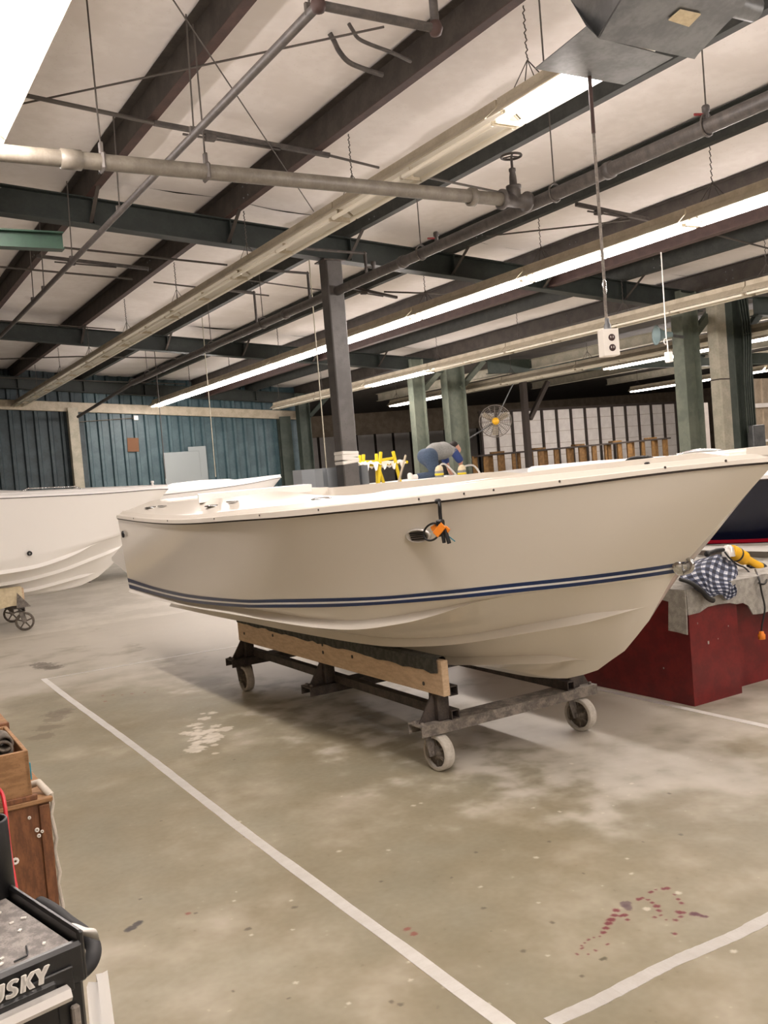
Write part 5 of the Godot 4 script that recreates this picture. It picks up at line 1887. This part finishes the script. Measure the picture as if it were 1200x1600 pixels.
# ------------------------------------------------------------------ things hanging from the roof
func build_hanging() -> void:
	# galvanized hood by the end of the unlit row
	var o := thing("metal_hood", "galvanized sheet metal hood hanging at the lit end of the cream fixtures", "hood")
	var y := 3.835
	var Y := func(px: float, py: float, yy: float) -> Vector3: return on(px, py, 1, yy)
	var plate := func(called: String, pts: Array, m: Material) -> void:
		var st := newst()
		st.set_smooth_group(-1)
		var n: Vector3 = (pts[1] - pts[0]).cross(pts[2] - pts[0]).normalized() * 0.006
		for k in range(1, pts.size() - 1):
			tri(st, pts[0], pts[k], pts[k + 1])
			tri(st, pts[0] + n, pts[k + 1] + n, pts[k] + n)
		for k in pts.size():
			var q: Vector3 = pts[(k + 1) % pts.size()]
			quad(st, pts[k], q, q + n, pts[k] + n)
		part(called, st, m, o)
	plate.call("bottom_plate", [Y.call(836, 106, y), Y.call(975, 131, y), Y.call(1052, 88, y), Y.call(936, 58, y), Y.call(917, 40, y)], M.galv)
	var a: Vector3 = Y.call(935, 59, y - 0.01)
	var b: Vector3 = Y.call(1085, 91, y - 0.01)
	var far: Vector3 = Y.call(990, -34, y + 0.08)
	var pn := (b - a).cross(far - a).normalized()
	var S := func(px: float, py: float, off: float) -> Vector3:
		var d := ray(px, py)
		var t := (a - Vector3(0, H, 0)).dot(pn) / d.dot(pn)
		return Vector3(0, H, 0) + d * t - pn * off * signf(pn.dot(d))
	plate.call("sloped_plate", [a, b, S.call(1097, 74, 0.0), S.call(1160, 10, 0.0), S.call(1190, -40, 0.0), far], M.galv)
	plate.call("side_plate", [a, Y.call(990, -34, y + 0.08), Y.call(990, -34, y + 0.08) + Vector3(0, 0.5, 0), Y.call(880, -22, y + 0.45), Y.call(893, 0, y + 0.35), Y.call(917, 40, y + 0.02)], M.galv)
	plate.call("end_plate", [b, S.call(1097, 74, 0.0), S.call(1160, 10, 0.0), S.call(1160, 10, 0.0) + Vector3(0.02, 0.4, 0), b + Vector3(0.02, 0.4, 0)], M.galv)
	plate.call("top_plate", [a + Vector3(0, 0.5, 0), b + Vector3(0, 0.5, 0), Y.call(1190, -40, y + 0.08) + Vector3(0, 0.42, 0), Y.call(990, -34, y + 0.08) + Vector3(0, 0.42, 0)], M.galv)
	plate.call("note", [S.call(1043, 27, 0.012), S.call(1075, 37, 0.014), S.call(1094, 18, 0.012), S.call(1062, 11, 0.012)], M.cloth)
	var hs := newst()
	for q in [[850, 104], [968, 126]]:
		var p: Vector3 = Y.call(q[0], q[1], y)
		tube(hs, [p, Vector3(p.x, roof_y(p.x), p.z)], 0.005, 6)
	part("hanger_wire", hs, M.wire, o)
	# round duct stub at the top right
	var st := newst()
	tube(st, [Y.call(1100, -6, y + 0.25), Y.call(1178, 14, y + 0.25)], 0.07, 16)
	part("duct_stub", st, M.galv, o)
	# pendant outlet
	o = thing("pendant_outlet", "white two-socket outlet box hanging on a cord over the boat's bow", "outlet")
	var top := on(921, 118, 1, y)
	var bc := on(951, 536, 2, top.z)
	var cx := bc.x
	var bz := top.z
	st = newst()
	tube(st, [top + Vector3(0, 0.01, 0), Vector3(top.x, 3.5, bz)], 0.012, 8)
	var rd := part("rod", st, M.purlin_red, o)
	st = newst()
	tube(st, smooth_path([Vector3(top.x, 3.55, bz), Vector3(lerpf(top.x, cx, 0.5), 3.0, bz), Vector3(cx, bc.y + 0.35, bz), Vector3(cx - 0.005, bc.y + 0.2, bz), Vector3(cx, bc.y + 0.07, bz)], 5), 0.009, 8)
	part("cord", st, M.steel_dusty, o)
	st = newst()
	var loop := []
	for j in 13: loop.append(Vector3(cx - 0.012 + 0.014 * cos(TAU * j / 12.0), bc.y + 0.33 + 0.045 * sin(TAU * j / 12.0), bz + 0.012))
	tube(st, loop, 0.004, 6, false)
	part("clip", st, M.chrome, o)
	var rot := Basis(Vector3.UP, -0.38)
	st = newst()
	bx(st, bc, Vector3(0.098, 0.158, 0.085), 0.003, rot)
	var box := part("box", st, M.paper, o)
	st = newst()
	lathe(st, Transform3D(Basis(), bc + Vector3(0, 0.075, 0)), [Vector2(0.022, 0), Vector2(0.022, 0.03), Vector2(0.013, 0.045), Vector2(0.013, 0.07)], 12)
	part("cord_grip", st, M.galv, o)
	for s in [-1.0, 1.0]:
		st = newst()
		lathe(st, Transform3D(rot * Basis(Vector3.RIGHT, PI / 2), bc + rot * Vector3(0.004, s * 0.03 - 0.003, 0.042)), [Vector2(0.021, 0), Vector2(0.02, 0.003), Vector2(0, 0.0035)], 18)
		var so := part("socket", st, plain(c8(60, 42, 40), 0.5), box)
		st = newst()
		for q in [-1.0, 1.0]:
			bx(st, bc + rot * Vector3(0.004 + q * 0.007, s * 0.03, 0.0455), Vector3(0.003, 0.011, 0.002), 0.0, rot)
		part("slots", st, M.paper, so)
	# white pull switch
	o = thing("pull_switch", "small white pull switch hanging on a white cord near the horn speaker", "switch")
	var pt := on(1033, 396, 0, 8.98)
	var pz := pt.z
	var pb := on(1045, 558, 2, pz)
	st = newst()
	tube(st, [pt + Vector3(0, 0.02, 0), Vector3(pb.x - 0.02, pb.y + 0.22, pz)], 0.008, 6)
	part("cord", st, M.paper, o)
	st = newst()
	loop = []
	for j in 13: loop.append(Vector3(pb.x - 0.035 + 0.03 * cos(TAU * j / 12.0), pb.y + 0.19 + 0.035 * sin(TAU * j / 12.0), pz))
	tube(st, loop, 0.006, 6, false)
	tube(st, [Vector3(pb.x - 0.01, pb.y + 0.2, pz), Vector3(pb.x - 0.005, pb.y + 0.06, pz)], 0.008, 6)
	part("loop", st, M.paper, o)
	st = newst()
	bx(st, pb, Vector3(0.085, 0.13, 0.07), 0.01, Basis(Vector3.BACK, 0.08))
	part("switch_box", st, M.white, o)
	# thin cords dropping by the teal wall and column
	for q in [[327, 622, 337, 745, -16.0, "thin pale cord dropping in front of the teal wall"], [497, 570, 510, 732, -11.5, "pale cord hanging left of the grey column"], [249, 630, 259, 748, -20.0, "thin dark cord hanging on the teal wall beside the cardboard"]]:
		var a0 := on(q[0], q[1], 2, q[4])
		var b0 := on(q[2], q[3], 2, q[4])
		st = newst()
		tube(st, [Vector3(a0.x, roof_y(a0.x) + 0.26, a0.z), b0], 0.008, 6)
		single("ceiling_cable", st, M.col_pale if q[0] > 300 else M.wire, q[5], "cord")

# ------------------------------------------------------------------ far side: walls, rack, fan, worker
func build_back() -> void:
	# continuing end wall past the column line
	var w := struct_node("wall_back_right")
	var st := newst()
	# the hall goes on unlit behind the studded wall, which stops short of the roof
	bx(st, Vector3(26.0, 2.4, -35.0), Vector3(28.4, 5.0, 0.2))
	struct_part("wall_far", st, M.beige_wall)
	st = newst()
	bx(st, Vector3(11.85, 2.4, (WALLZ - 35.2) / 2.0), Vector3(0.2, 5.0, 35.0 + WALLZ))
	struct_part("wall_far_side", st, M.beige_wall)
	var xw := 18.3
	while xw < 28.4:
		st = newst()
		bx(st, Vector3(xw + 0.31, 1.62, WALLZ), Vector3(0.60, 3.2, 0.06), 0.004)
		part("insulated_panel", st, M.wallpanel, w)
		st = newst()
		bx(st, Vector3(xw, 1.62, WALLZ + 0.06), Vector3(0.07, 3.24, 0.08))
		part("stud", st, M.stud, w)
		xw += 0.64
	for yy in [0.9, 1.3, 1.7, 2.1, 2.5, 2.9]:
		st = newst()
		bx(st, Vector3(23.4, yy, WALLZ + 0.034), Vector3(10.2, 0.012, 0.01))
		part("strapping", st, M.beige_wall, w)
	st = newst()
	bx(st, Vector3(23.4, 3.26, WALLZ + 0.05), Vector3(10.3, 0.08, 0.1))
	part("top_plate", st, M.stud, w)
	var fw := struct_node("wall_far_lining")
	xw = 12.2
	while xw < 30.0:
		st = newst()
		bx(st, Vector3(xw + 0.44, 1.62, -34.8), Vector3(0.84, 3.2, 0.06), 0.004)
		part("insulated_panel", st, M.wallpanel, fw)
		st = newst()
		bx(st, Vector3(xw, 1.62, -34.75), Vector3(0.08, 3.24, 0.08))
		part("stud", st, M.stud, fw)
		xw += 0.9
	# beige ribbed partition at the far right
	w = struct_node("wall_partition")
	var pa := on(1170, 650, 2, -15.0)
	for k in 16:
		st = newst()
		prism(st, pv([0, 0, 0.2, 0, 0.22, 0.03, 0.27, 0.03, 0.29, 0, 0.29, -0.02, 0, -0.02]), Vector3(pa.x + k * 0.3, 0, -15.0), Vector3.RIGHT, Vector3.BACK, Vector3.UP * 3.1)
		part("sheet", st, M.beige_wall, w)
	st = newst()
	bx(st, Vector3(pa.x + 2.4, 2.45, -14.93), Vector3(4.8, 0.1, 0.06))
	bx(st, Vector3(pa.x + 2.4, 1.6, -14.93), Vector3(4.8, 0.06, 0.06))
	part("rail", st, M.wallpanel, w)
	# low beams of the lean-to
	for q in [[14.6, 3.75], [17.6, 3.85], [20.6, 3.95], [24.0, 4.0]]:
		st = newst()
		prism(st, ibeam_poly(0.14, 0.22, 0.014, 0.01), Vector3(q[0], q[1] + 0.1, 13.9), Vector3.RIGHT, Vector3.UP, Vector3(0, 0, WALLZ - 13.9))
		single("lean_to_beam", st, M.col_pale, "pale steel beam under the low roof past the green columns", "beam", "beams under the low roof")
	for z in [FR1, FR2]:
		st = newst()
		prism(st, ibeam_poly(0.17, 0.3, 0.014, 0.01), Vector3(13.3, 3.8, z), Vector3.BACK, Vector3.UP, Vector3(20.0, 0.2, 0))
		single("lean_to_rafter", st, M.col_dark, "dark rafter past the green columns, " + ("above the horn speaker" if z == FR1 else "above the fan"), "rafter", "rafters under the low roof")
	# pale edge panels, orange board and ladder-like vent behind the columns
	st = newst()
	var gb := on(1098, 660, 2, -16.0)
	bx(st, Vector3(gb.x, (gb.y + 0.48) / 2, gb.z), Vector3(0.42, gb.y + 0.48, 0.05), 0.01)
	single("grey_board", st, M.wallpanel, "pale board standing behind the pale cream column", "board")
	st = newst()
	var ob := on(1094, 700, 2, -15.5)
	bx(st, Vector3(ob.x, (ob.y + 0.3) / 2, ob.z), Vector3(0.3, ob.y + 0.3, 0.05), 0.01)
	single("orange_board", st, plain(c8(168, 104, 70), 0.7), "orange-brown board standing behind the pale cream column", "board")
	# timber post with brace
	var o := thing("timber_post", "brown timber post with diagonal brace in front of the white studded wall", "post")
	var pp := on(824, 690, 2, -20.5)
	st = newst()
	bx(st, Vector3(pp.x, 1.95, -20.5), Vector3(0.16, 3.9, 0.16), 0.01)
	part("post", st, M.stud, o)
	st = newst()
	bar(st, on(828, 655, 2, -20.5), on(856, 596, 2, -20.5), 0.12, 0.12, 0.01)
	part("brace", st, M.stud, o)
	# rack of trestles
	o = thing("timber_rack", "long brown timber rack of trestle legs before the white studded wall", "rack")
	var ra := on(742, 713, 2, -22.0)
	var rb := on(1042, 685, 2, -22.0)
	st = newst()
	bar(st, ra, rb, 0.35, 0.05, 0.005)
	part("top_rail", st, M.stud, o)
	for k in 15:
		var t := (k + 0.35) / 15.0
		var c := ra.lerp(rb, t)
		for s in [-1.0, 1.0]:
			st = newst()
			bx(st, Vector3(c.x + s * 0.12 + 0.04 * sin(k * 2.7), c.y / 2, -22.0 + 0.1 * s), Vector3(0.15 + 0.06 * sin(k * 1.9), c.y, 0.06), 0.005)
			part("leg", st, M.rackwood, o)
		if k % 3 == 1:
			st = newst()
			bx(st, c + Vector3(0.1, 0.05, 0), Vector3(0.4, 0.06, 0.2), 0.006)
			part("offcut", st, M.rackwood, o)
	st = newst()
	bar(st, Vector3(ra.x, 1.25, -22.2), Vector3(rb.x, 1.25, -22.2), 0.05, 0.05)
	part("low_rail", st, M.stud, o)
	# drum fan on the column
	o = thing("wall_fan", "big caged fan with yellow motor mounted on the wide green column", "fan")
	var fc := on(774, 658, 2, FR2 + 0.35)
	var fb := look(Vector3(-0.55, -0.05, 0.83))
	var R := 0.36
	st = newst()
	for k in 9:
		var rr: float = R * (1.0 - k * 0.11)
		var ring := []
		for j in 29:
			var t := TAU * j / 28.0
			ring.append(fc + fb * Vector3(rr * cos(t), rr * sin(t), 0.10 * (1.0 - rr * rr / (R * R))))
		tube(st, ring, 0.006 if k > 0 else 0.011, 4, false)
	for k in 16:
		var t := TAU * k / 16.0
		tube(st, [fc + fb * Vector3(0, 0, 0.1), fc + fb * Vector3(R * 0.6 * cos(t), R * 0.6 * sin(t), 0.064), fc + fb * Vector3(R * cos(t), R * sin(t), 0), fc + fb * Vector3(R * 0.5 * cos(t), R * 0.5 * sin(t), -0.12)], 0.006, 4, false)
	part("cage", st, M.steel_dusty, o)
	for k in 3:
		st = newst()
		var t := TAU * k / 3.0 + 0.45
		bx(st, fc + fb * Vector3(cos(t) * R * 0.5, sin(t) * R * 0.5, -0.02), Vector3(R * 0.8, 0.14, 0.012), 0.005, fb * Basis(Vector3.BACK, t) * Basis(Vector3.RIGHT, 0.5))
		part("blade", st, M.fixture, o)
	st = newst()
	lathe(st, Transform3D(fb * Basis(Vector3.RIGHT, PI / 2), fc), [Vector2(0, -0.16), Vector2(0.075, -0.15), Vector2(0.085, 0.0), Vector2(0.08, 0.12), Vector2(0, 0.14)], 16)
	part("motor", st, M.yellow, o)
	st = newst()
	tube(st, [fc + fb * Vector3(0, -0.02, 0.0), Vector3(12.55, fc.y - 0.35, FR2 + 0.05)], 0.016, 8)
	tube(st, [fc + fb * Vector3(0, 0.0, 0.0), fc + Vector3(0.6, 0.85, 0.0)], 0.014, 8)
	part("arm", st, M.galv, o)
	build_sawhorses()
	build_worker()

func build_sawhorses() -> void:
	var Z := -14.2
	var P := func(px: float, py: float, dz := 0.0) -> Vector3: return on(px, py, 2, Z + dz)
	var defs := [
		["yellow sawhorse frame with crossed legs beside the kneeling worker", [[[614, 705], [627, 760], 0.0], [[595, 706], [591, 760], 0.0], [[596, 719], [614, 716], 0.0], [[590, 727], [600, 756], 0.25], [[576, 727], [637, 722], 0.1]]],
		["smaller yellow sawhorse frame nearer the grey column", [[[562, 711], [561, 757], 0.35], [[568, 710], [567, 757], 0.35], [[588, 709], [590, 757], 0.35], [[562, 722], [590, 721], 0.35]]]]
	for d in defs:
		var o := thing("sawhorse", d[0], "sawhorse")
		for q in d[1]:
			var st := newst()
			bar(st, P.call(q[0][0], q[0][1], -q[2]), P.call(q[1][0], q[1][1], -q[2]), 0.05, 0.05, 0.008)
			part("bar", st, M.sawyellow, o)
		# legs go on to the floor
		var st := newst()
		for q in [d[1][0], d[1][1]]:
			var p: Vector3 = P.call(q[1][0], q[1][1], -q[2])
			bar(st, p, Vector3(p.x + 0.05, 0.0, p.z), 0.05, 0.05, 0.008)
		part("lower_legs", st, M.sawyellow, o)
	var st := newst()
	var nz := FastNoiseLite.new()
	nz.seed = 3
	nz.frequency = 1.2
	st.set_smooth_group(1)
	var prev := []
	for j in 27:
		var t := j / 26.0
		var a: Vector3 = P.call(lerpf(556, 627, t), lerpf(726, 722, t), -0.12)
		var row := []
		for k in 9:
			var u := k / 8.0
			var n := nz.get_noise_2d(j * 0.4, k * 0.5)
			row.append(a + Vector3(0, 0.04 - absf(u - 0.35) * 0.16 - (0.10 if k == 0 and j % 5 > 2 else 0.0) + n * 0.05, 0.18 - u * 0.55))
		if j > 0:
			for k in 8: quad(st, prev[k], prev[k + 1], row[k + 1], row[k])
		prev = row
	single("white_dust_sheet", st, M.wallpanel, "crumpled whitish dust sheet over the yellow sawhorses", "dust sheet")
	st = newst()
	var s0: Vector3 = P.call(634, 711, 0.2)
	var s1: Vector3 = P.call(622, 756, 0.2)
	bar(st, s0, s0 + (s1 - s0) * (s0.y / (s0.y - s1.y)), 0.03, 0.03, 0.004)
	single("leaning_stick", st, M.fixture, "pale stick leaning against the yellow sawhorse", "stick")

# smooth-joined tapered bones meshed as surface nets
func bone_mesh(bones: Array, cell: float, blend: float, grow := 0.0) -> SurfaceTool:
	var lo := Vector3(1e9, 1e9, 1e9)
	var hi := -lo
	for b in bones:
		for e in [[b[0], b[2]], [b[1], b[3]]]:
			var r: float = e[1] + grow + cell * 2.0
			lo = lo.min(e[0] - Vector3.ONE * r)
			hi = hi.max(e[0] + Vector3.ONE * r)
	var n := Vector3i(((hi - lo) / cell).ceil()) + Vector3i.ONE
	var f := PackedFloat32Array()
	f.resize(n.x * n.y * n.z)
	f.fill(1.0)
	for b in bones:
		var rm: float = maxf(b[2], b[3]) + grow + blend + cell * 2.0
		var l: Vector3 = (b[0].min(b[1]) - Vector3.ONE * rm - lo) / cell
		var h: Vector3 = (b[0].max(b[1]) + Vector3.ONE * rm - lo) / cell
		var ab: Vector3 = b[1] - b[0]
		var l2 := maxf(ab.length_squared(), 1e-8)
		for z in range(maxi(int(l.z), 0), mini(int(h.z) + 1, n.z)):
			for y in range(maxi(int(l.y), 0), mini(int(h.y) + 1, n.y)):
				for x in range(maxi(int(l.x), 0), mini(int(h.x) + 1, n.x)):
					var p := lo + Vector3(x, y, z) * cell
					var t := clampf((p - b[0]).dot(ab) / l2, 0.0, 1.0)
					var d: float = p.distance_to(b[0] + ab * t) - lerpf(b[2], b[3], t) - grow
					var i := (z * n.y + y) * n.x + x
					var o := f[i]
					var k := maxf(blend - absf(o - d), 0.0) / blend
					f[i] = minf(o, d) - k * k * blend * 0.25
	var st := newst()
	st.set_smooth_group(1)
	var vid := {}
	var co := [0, 1, n.x, n.x + 1, n.x * n.y, n.x * n.y + 1, n.x * n.y + n.x, n.x * n.y + n.x + 1]
	for z in n.z - 1:
		for y in n.y - 1:
			for x in n.x - 1:
				var i := (z * n.y + y) * n.x + x
				var c := 0
				for q in 8:
					if f[i + co[q]] < 0.0: c += 1
				if c == 0 or c == 8: continue
				var s := Vector3.ZERO
				var m := 0
				for q in 8:
					for ax in [1, 2, 4]:
						if q & ax: continue
						var fa := f[i + co[q]]
						var fb := f[i + co[q | ax]]
						if (fa < 0.0) == (fb < 0.0): continue
						var t := fa / (fa - fb)
						var pa := Vector3(q & 1, (q >> 1) & 1, (q >> 2) & 1)
						var qb: int = q | ax
						var pb := Vector3(qb & 1, (qb >> 1) & 1, (qb >> 2) & 1)
						s += pa.lerp(pb, t)
						m += 1
				vid[i] = lo + (Vector3(x, y, z) + s / m) * cell
	var step := [1, n.x, n.x * n.y]
	for i in vid:
		for ax in 3:
			var u: int = step[(ax + 1) % 3]
			var v: int = step[(ax + 2) % 3]
			var e: int = step[ax]
			if i + e >= f.size(): continue
			var inside := f[i] < 0.0
			if inside == (f[i + e] < 0.0): continue
			if not (vid.has(i - u) and vid.has(i - v) and vid.has(i - u - v)): continue
			if inside: quad(st, vid[i], vid[i - v], vid[i - u - v], vid[i - u])
			else: quad(st, vid[i], vid[i - u], vid[i - u - v], vid[i - v])
	return st
func build_worker() -> void:
	var Z := -15.3
	var P := func(px: float, py: float, dz := 0.0) -> Vector3: return on(px, py, 2, Z) + Vector3(0, 0, dz)
	var o := thing("person", "worker in grey shirt and blue jeans kneeling and bending over a white hull", "person")
	var hip: Vector3 = P.call(668, 713)
	var chest: Vector3 = P.call(692, 704)
	var neck: Vector3 = P.call(703, 700)
	var head: Vector3 = P.call(710, 699)
	var torso := [[P.call(675, 709), P.call(680, 706), 0.15, 0.15], [P.call(680, 706), chest, 0.15, 0.16], [chest + Vector3(0, 0, 0.1), chest + Vector3(0, 0, -0.1), 0.12, 0.12]]
	var skin := [[chest, neck, 0.08, 0.055], [neck, head, 0.055, 0.09], [head, head + Vector3(0.05, -0.05, 0.02), 0.095, 0.075]]
	var sleeves := []
	var legs := []
	for s in [-1.0, 1.0]:
		var sh: Vector3 = P.call(700, 706, s * 0.19)
		var el: Vector3 = P.call(708 + s, 721, s * 0.22)
		var wr: Vector3 = P.call(711 + s * 2, 733, s * 0.16)
		torso.append([chest + Vector3(0, 0, s * 0.08), sh, 0.09, 0.075])
		sleeves.append([sh, sh.lerp(el, 0.85), 0.072, 0.062])
		skin.append([sh, el, 0.055, 0.045])
		skin.append([el, wr, 0.045, 0.032])
		var palm: Vector3 = wr + Vector3(0.03, -0.08, 0)
		skin.append([wr, palm, 0.034, 0.036])
		for k in 4:
			var r0 := palm + Vector3(0.012, -0.01, (k - 1.5) * 0.021)
			skin.append([r0, r0 + Vector3(0.03, -0.04, 0), 0.0105, 0.0095])
			skin.append([r0 + Vector3(0.03, -0.04, 0), r0 + Vector3(0.01, -0.07, 0), 0.0095, 0.008])
		skin.append([palm + Vector3(-0.02, 0.03, s * -0.03), palm + Vector3(-0.03, -0.03, s * -0.05), 0.012, 0.009])
	# kneeling leg and planted leg
	var k1: Vector3 = P.call(676, 744, 0.12)
	var a1: Vector3 = P.call(648, 746, 0.12)
	var t1: Vector3 = P.call(637, 747, 0.12)
	var k2: Vector3 = P.call(690, 738, -0.12)
	var a2: Vector3 = P.call(686, 762, -0.12)
	legs = [[hip + Vector3(0, 0, 0.09), k1, 0.125, 0.085], [k1, a1, 0.085, 0.06], [hip + Vector3(0, 0, -0.09), k2, 0.125, 0.09], [k2, a2, 0.085, 0.06], [hip + Vector3(0, 0, 0.08), hip + Vector3(0, 0, -0.08), 0.135, 0.135]]
	var all := torso + skin + legs
	part("body", bone_mesh(all, 0.02, 0.03), M.skin, o)
	part("grey_shirt", bone_mesh(torso, 0.02, 0.06, 0.012), M.shirt, o)
	part("blue_sleeves", bone_mesh(sleeves, 0.016, 0.03, 0.014), M.sleeve, o)
	part("jeans", bone_mesh(legs, 0.02, 0.05, 0.014), M.jeans, o)
	part("shoes", bone_mesh([[a1, t1, 0.065, 0.05], [t1 + Vector3(-0.02, 0.05, 0), t1 + Vector3(-0.02, -0.08, 0), 0.05, 0.04], [a2, a2 + Vector3(0.2, -0.04, 0), 0.06, 0.045]], 0.016, 0.03), M.paper, o)
	part("hair", bone_mesh([[head + Vector3(-0.015, 0.03, 0), head + Vector3(-0.03, 0.0, 0), 0.095, 0.09]], 0.014, 0.03), M.hair, o)
	# padded posts with bent rails
	for q in [[663, 733, 672, 727, 694, 749, "grey padded post with yellow band and bent silver rail by the worker's knee"], [698, 732, 716, 729, 729, 746, "grey padded post with yellow band and bent silver rail under the worker's hands"]]:
		var g := thing("padded_rail_post", q[6], "post")
		var zz := 0.5
		var st := newst()
		var a: Vector3 = P.call(q[0], q[1], zz)
		var low := Vector3(a.x, 1.25, a.z)
		lathe(st, Transform3D(Basis(), low), [Vector2(0.0, 0), Vector2(0.085, 0.0), Vector2(0.08, a.y - 1.25 - 0.06), Vector2(0, a.y - 1.25)], 14)
		part("pad", st, M.shirt, g)
		st = newst()
		lathe(st, Transform3D(Basis(), Vector3(a.x, a.y - 0.14, a.z)), [Vector2(0.083, 0), Vector2(0.088, 0.005), Vector2(0.088, 0.035), Vector2(0.083, 0.04)], 14)
		part("yellow_band", st, M.sawyellow, g)
		st = newst()
		lathe(st, Transform3D(Basis(Vector3.BACK, -0.5), a + Vector3(-0.01, -0.06, 0)), [Vector2(0, -0.05), Vector2(0.07, -0.02), Vector2(0.075, 0.05), Vector2(0.05, 0.1), Vector2(0, 0.12)], 12)
		part("cap", st, M.cloth, g)
		st = newst()
		tube(st, smooth_path([a, P.call(q[2], q[3], zz), P.call(q[4], q[5], zz), P.call(q[4] + 4, q[5] + 16, zz)], 5), 0.018, 8)
		part("rail", st, M.alu, g)
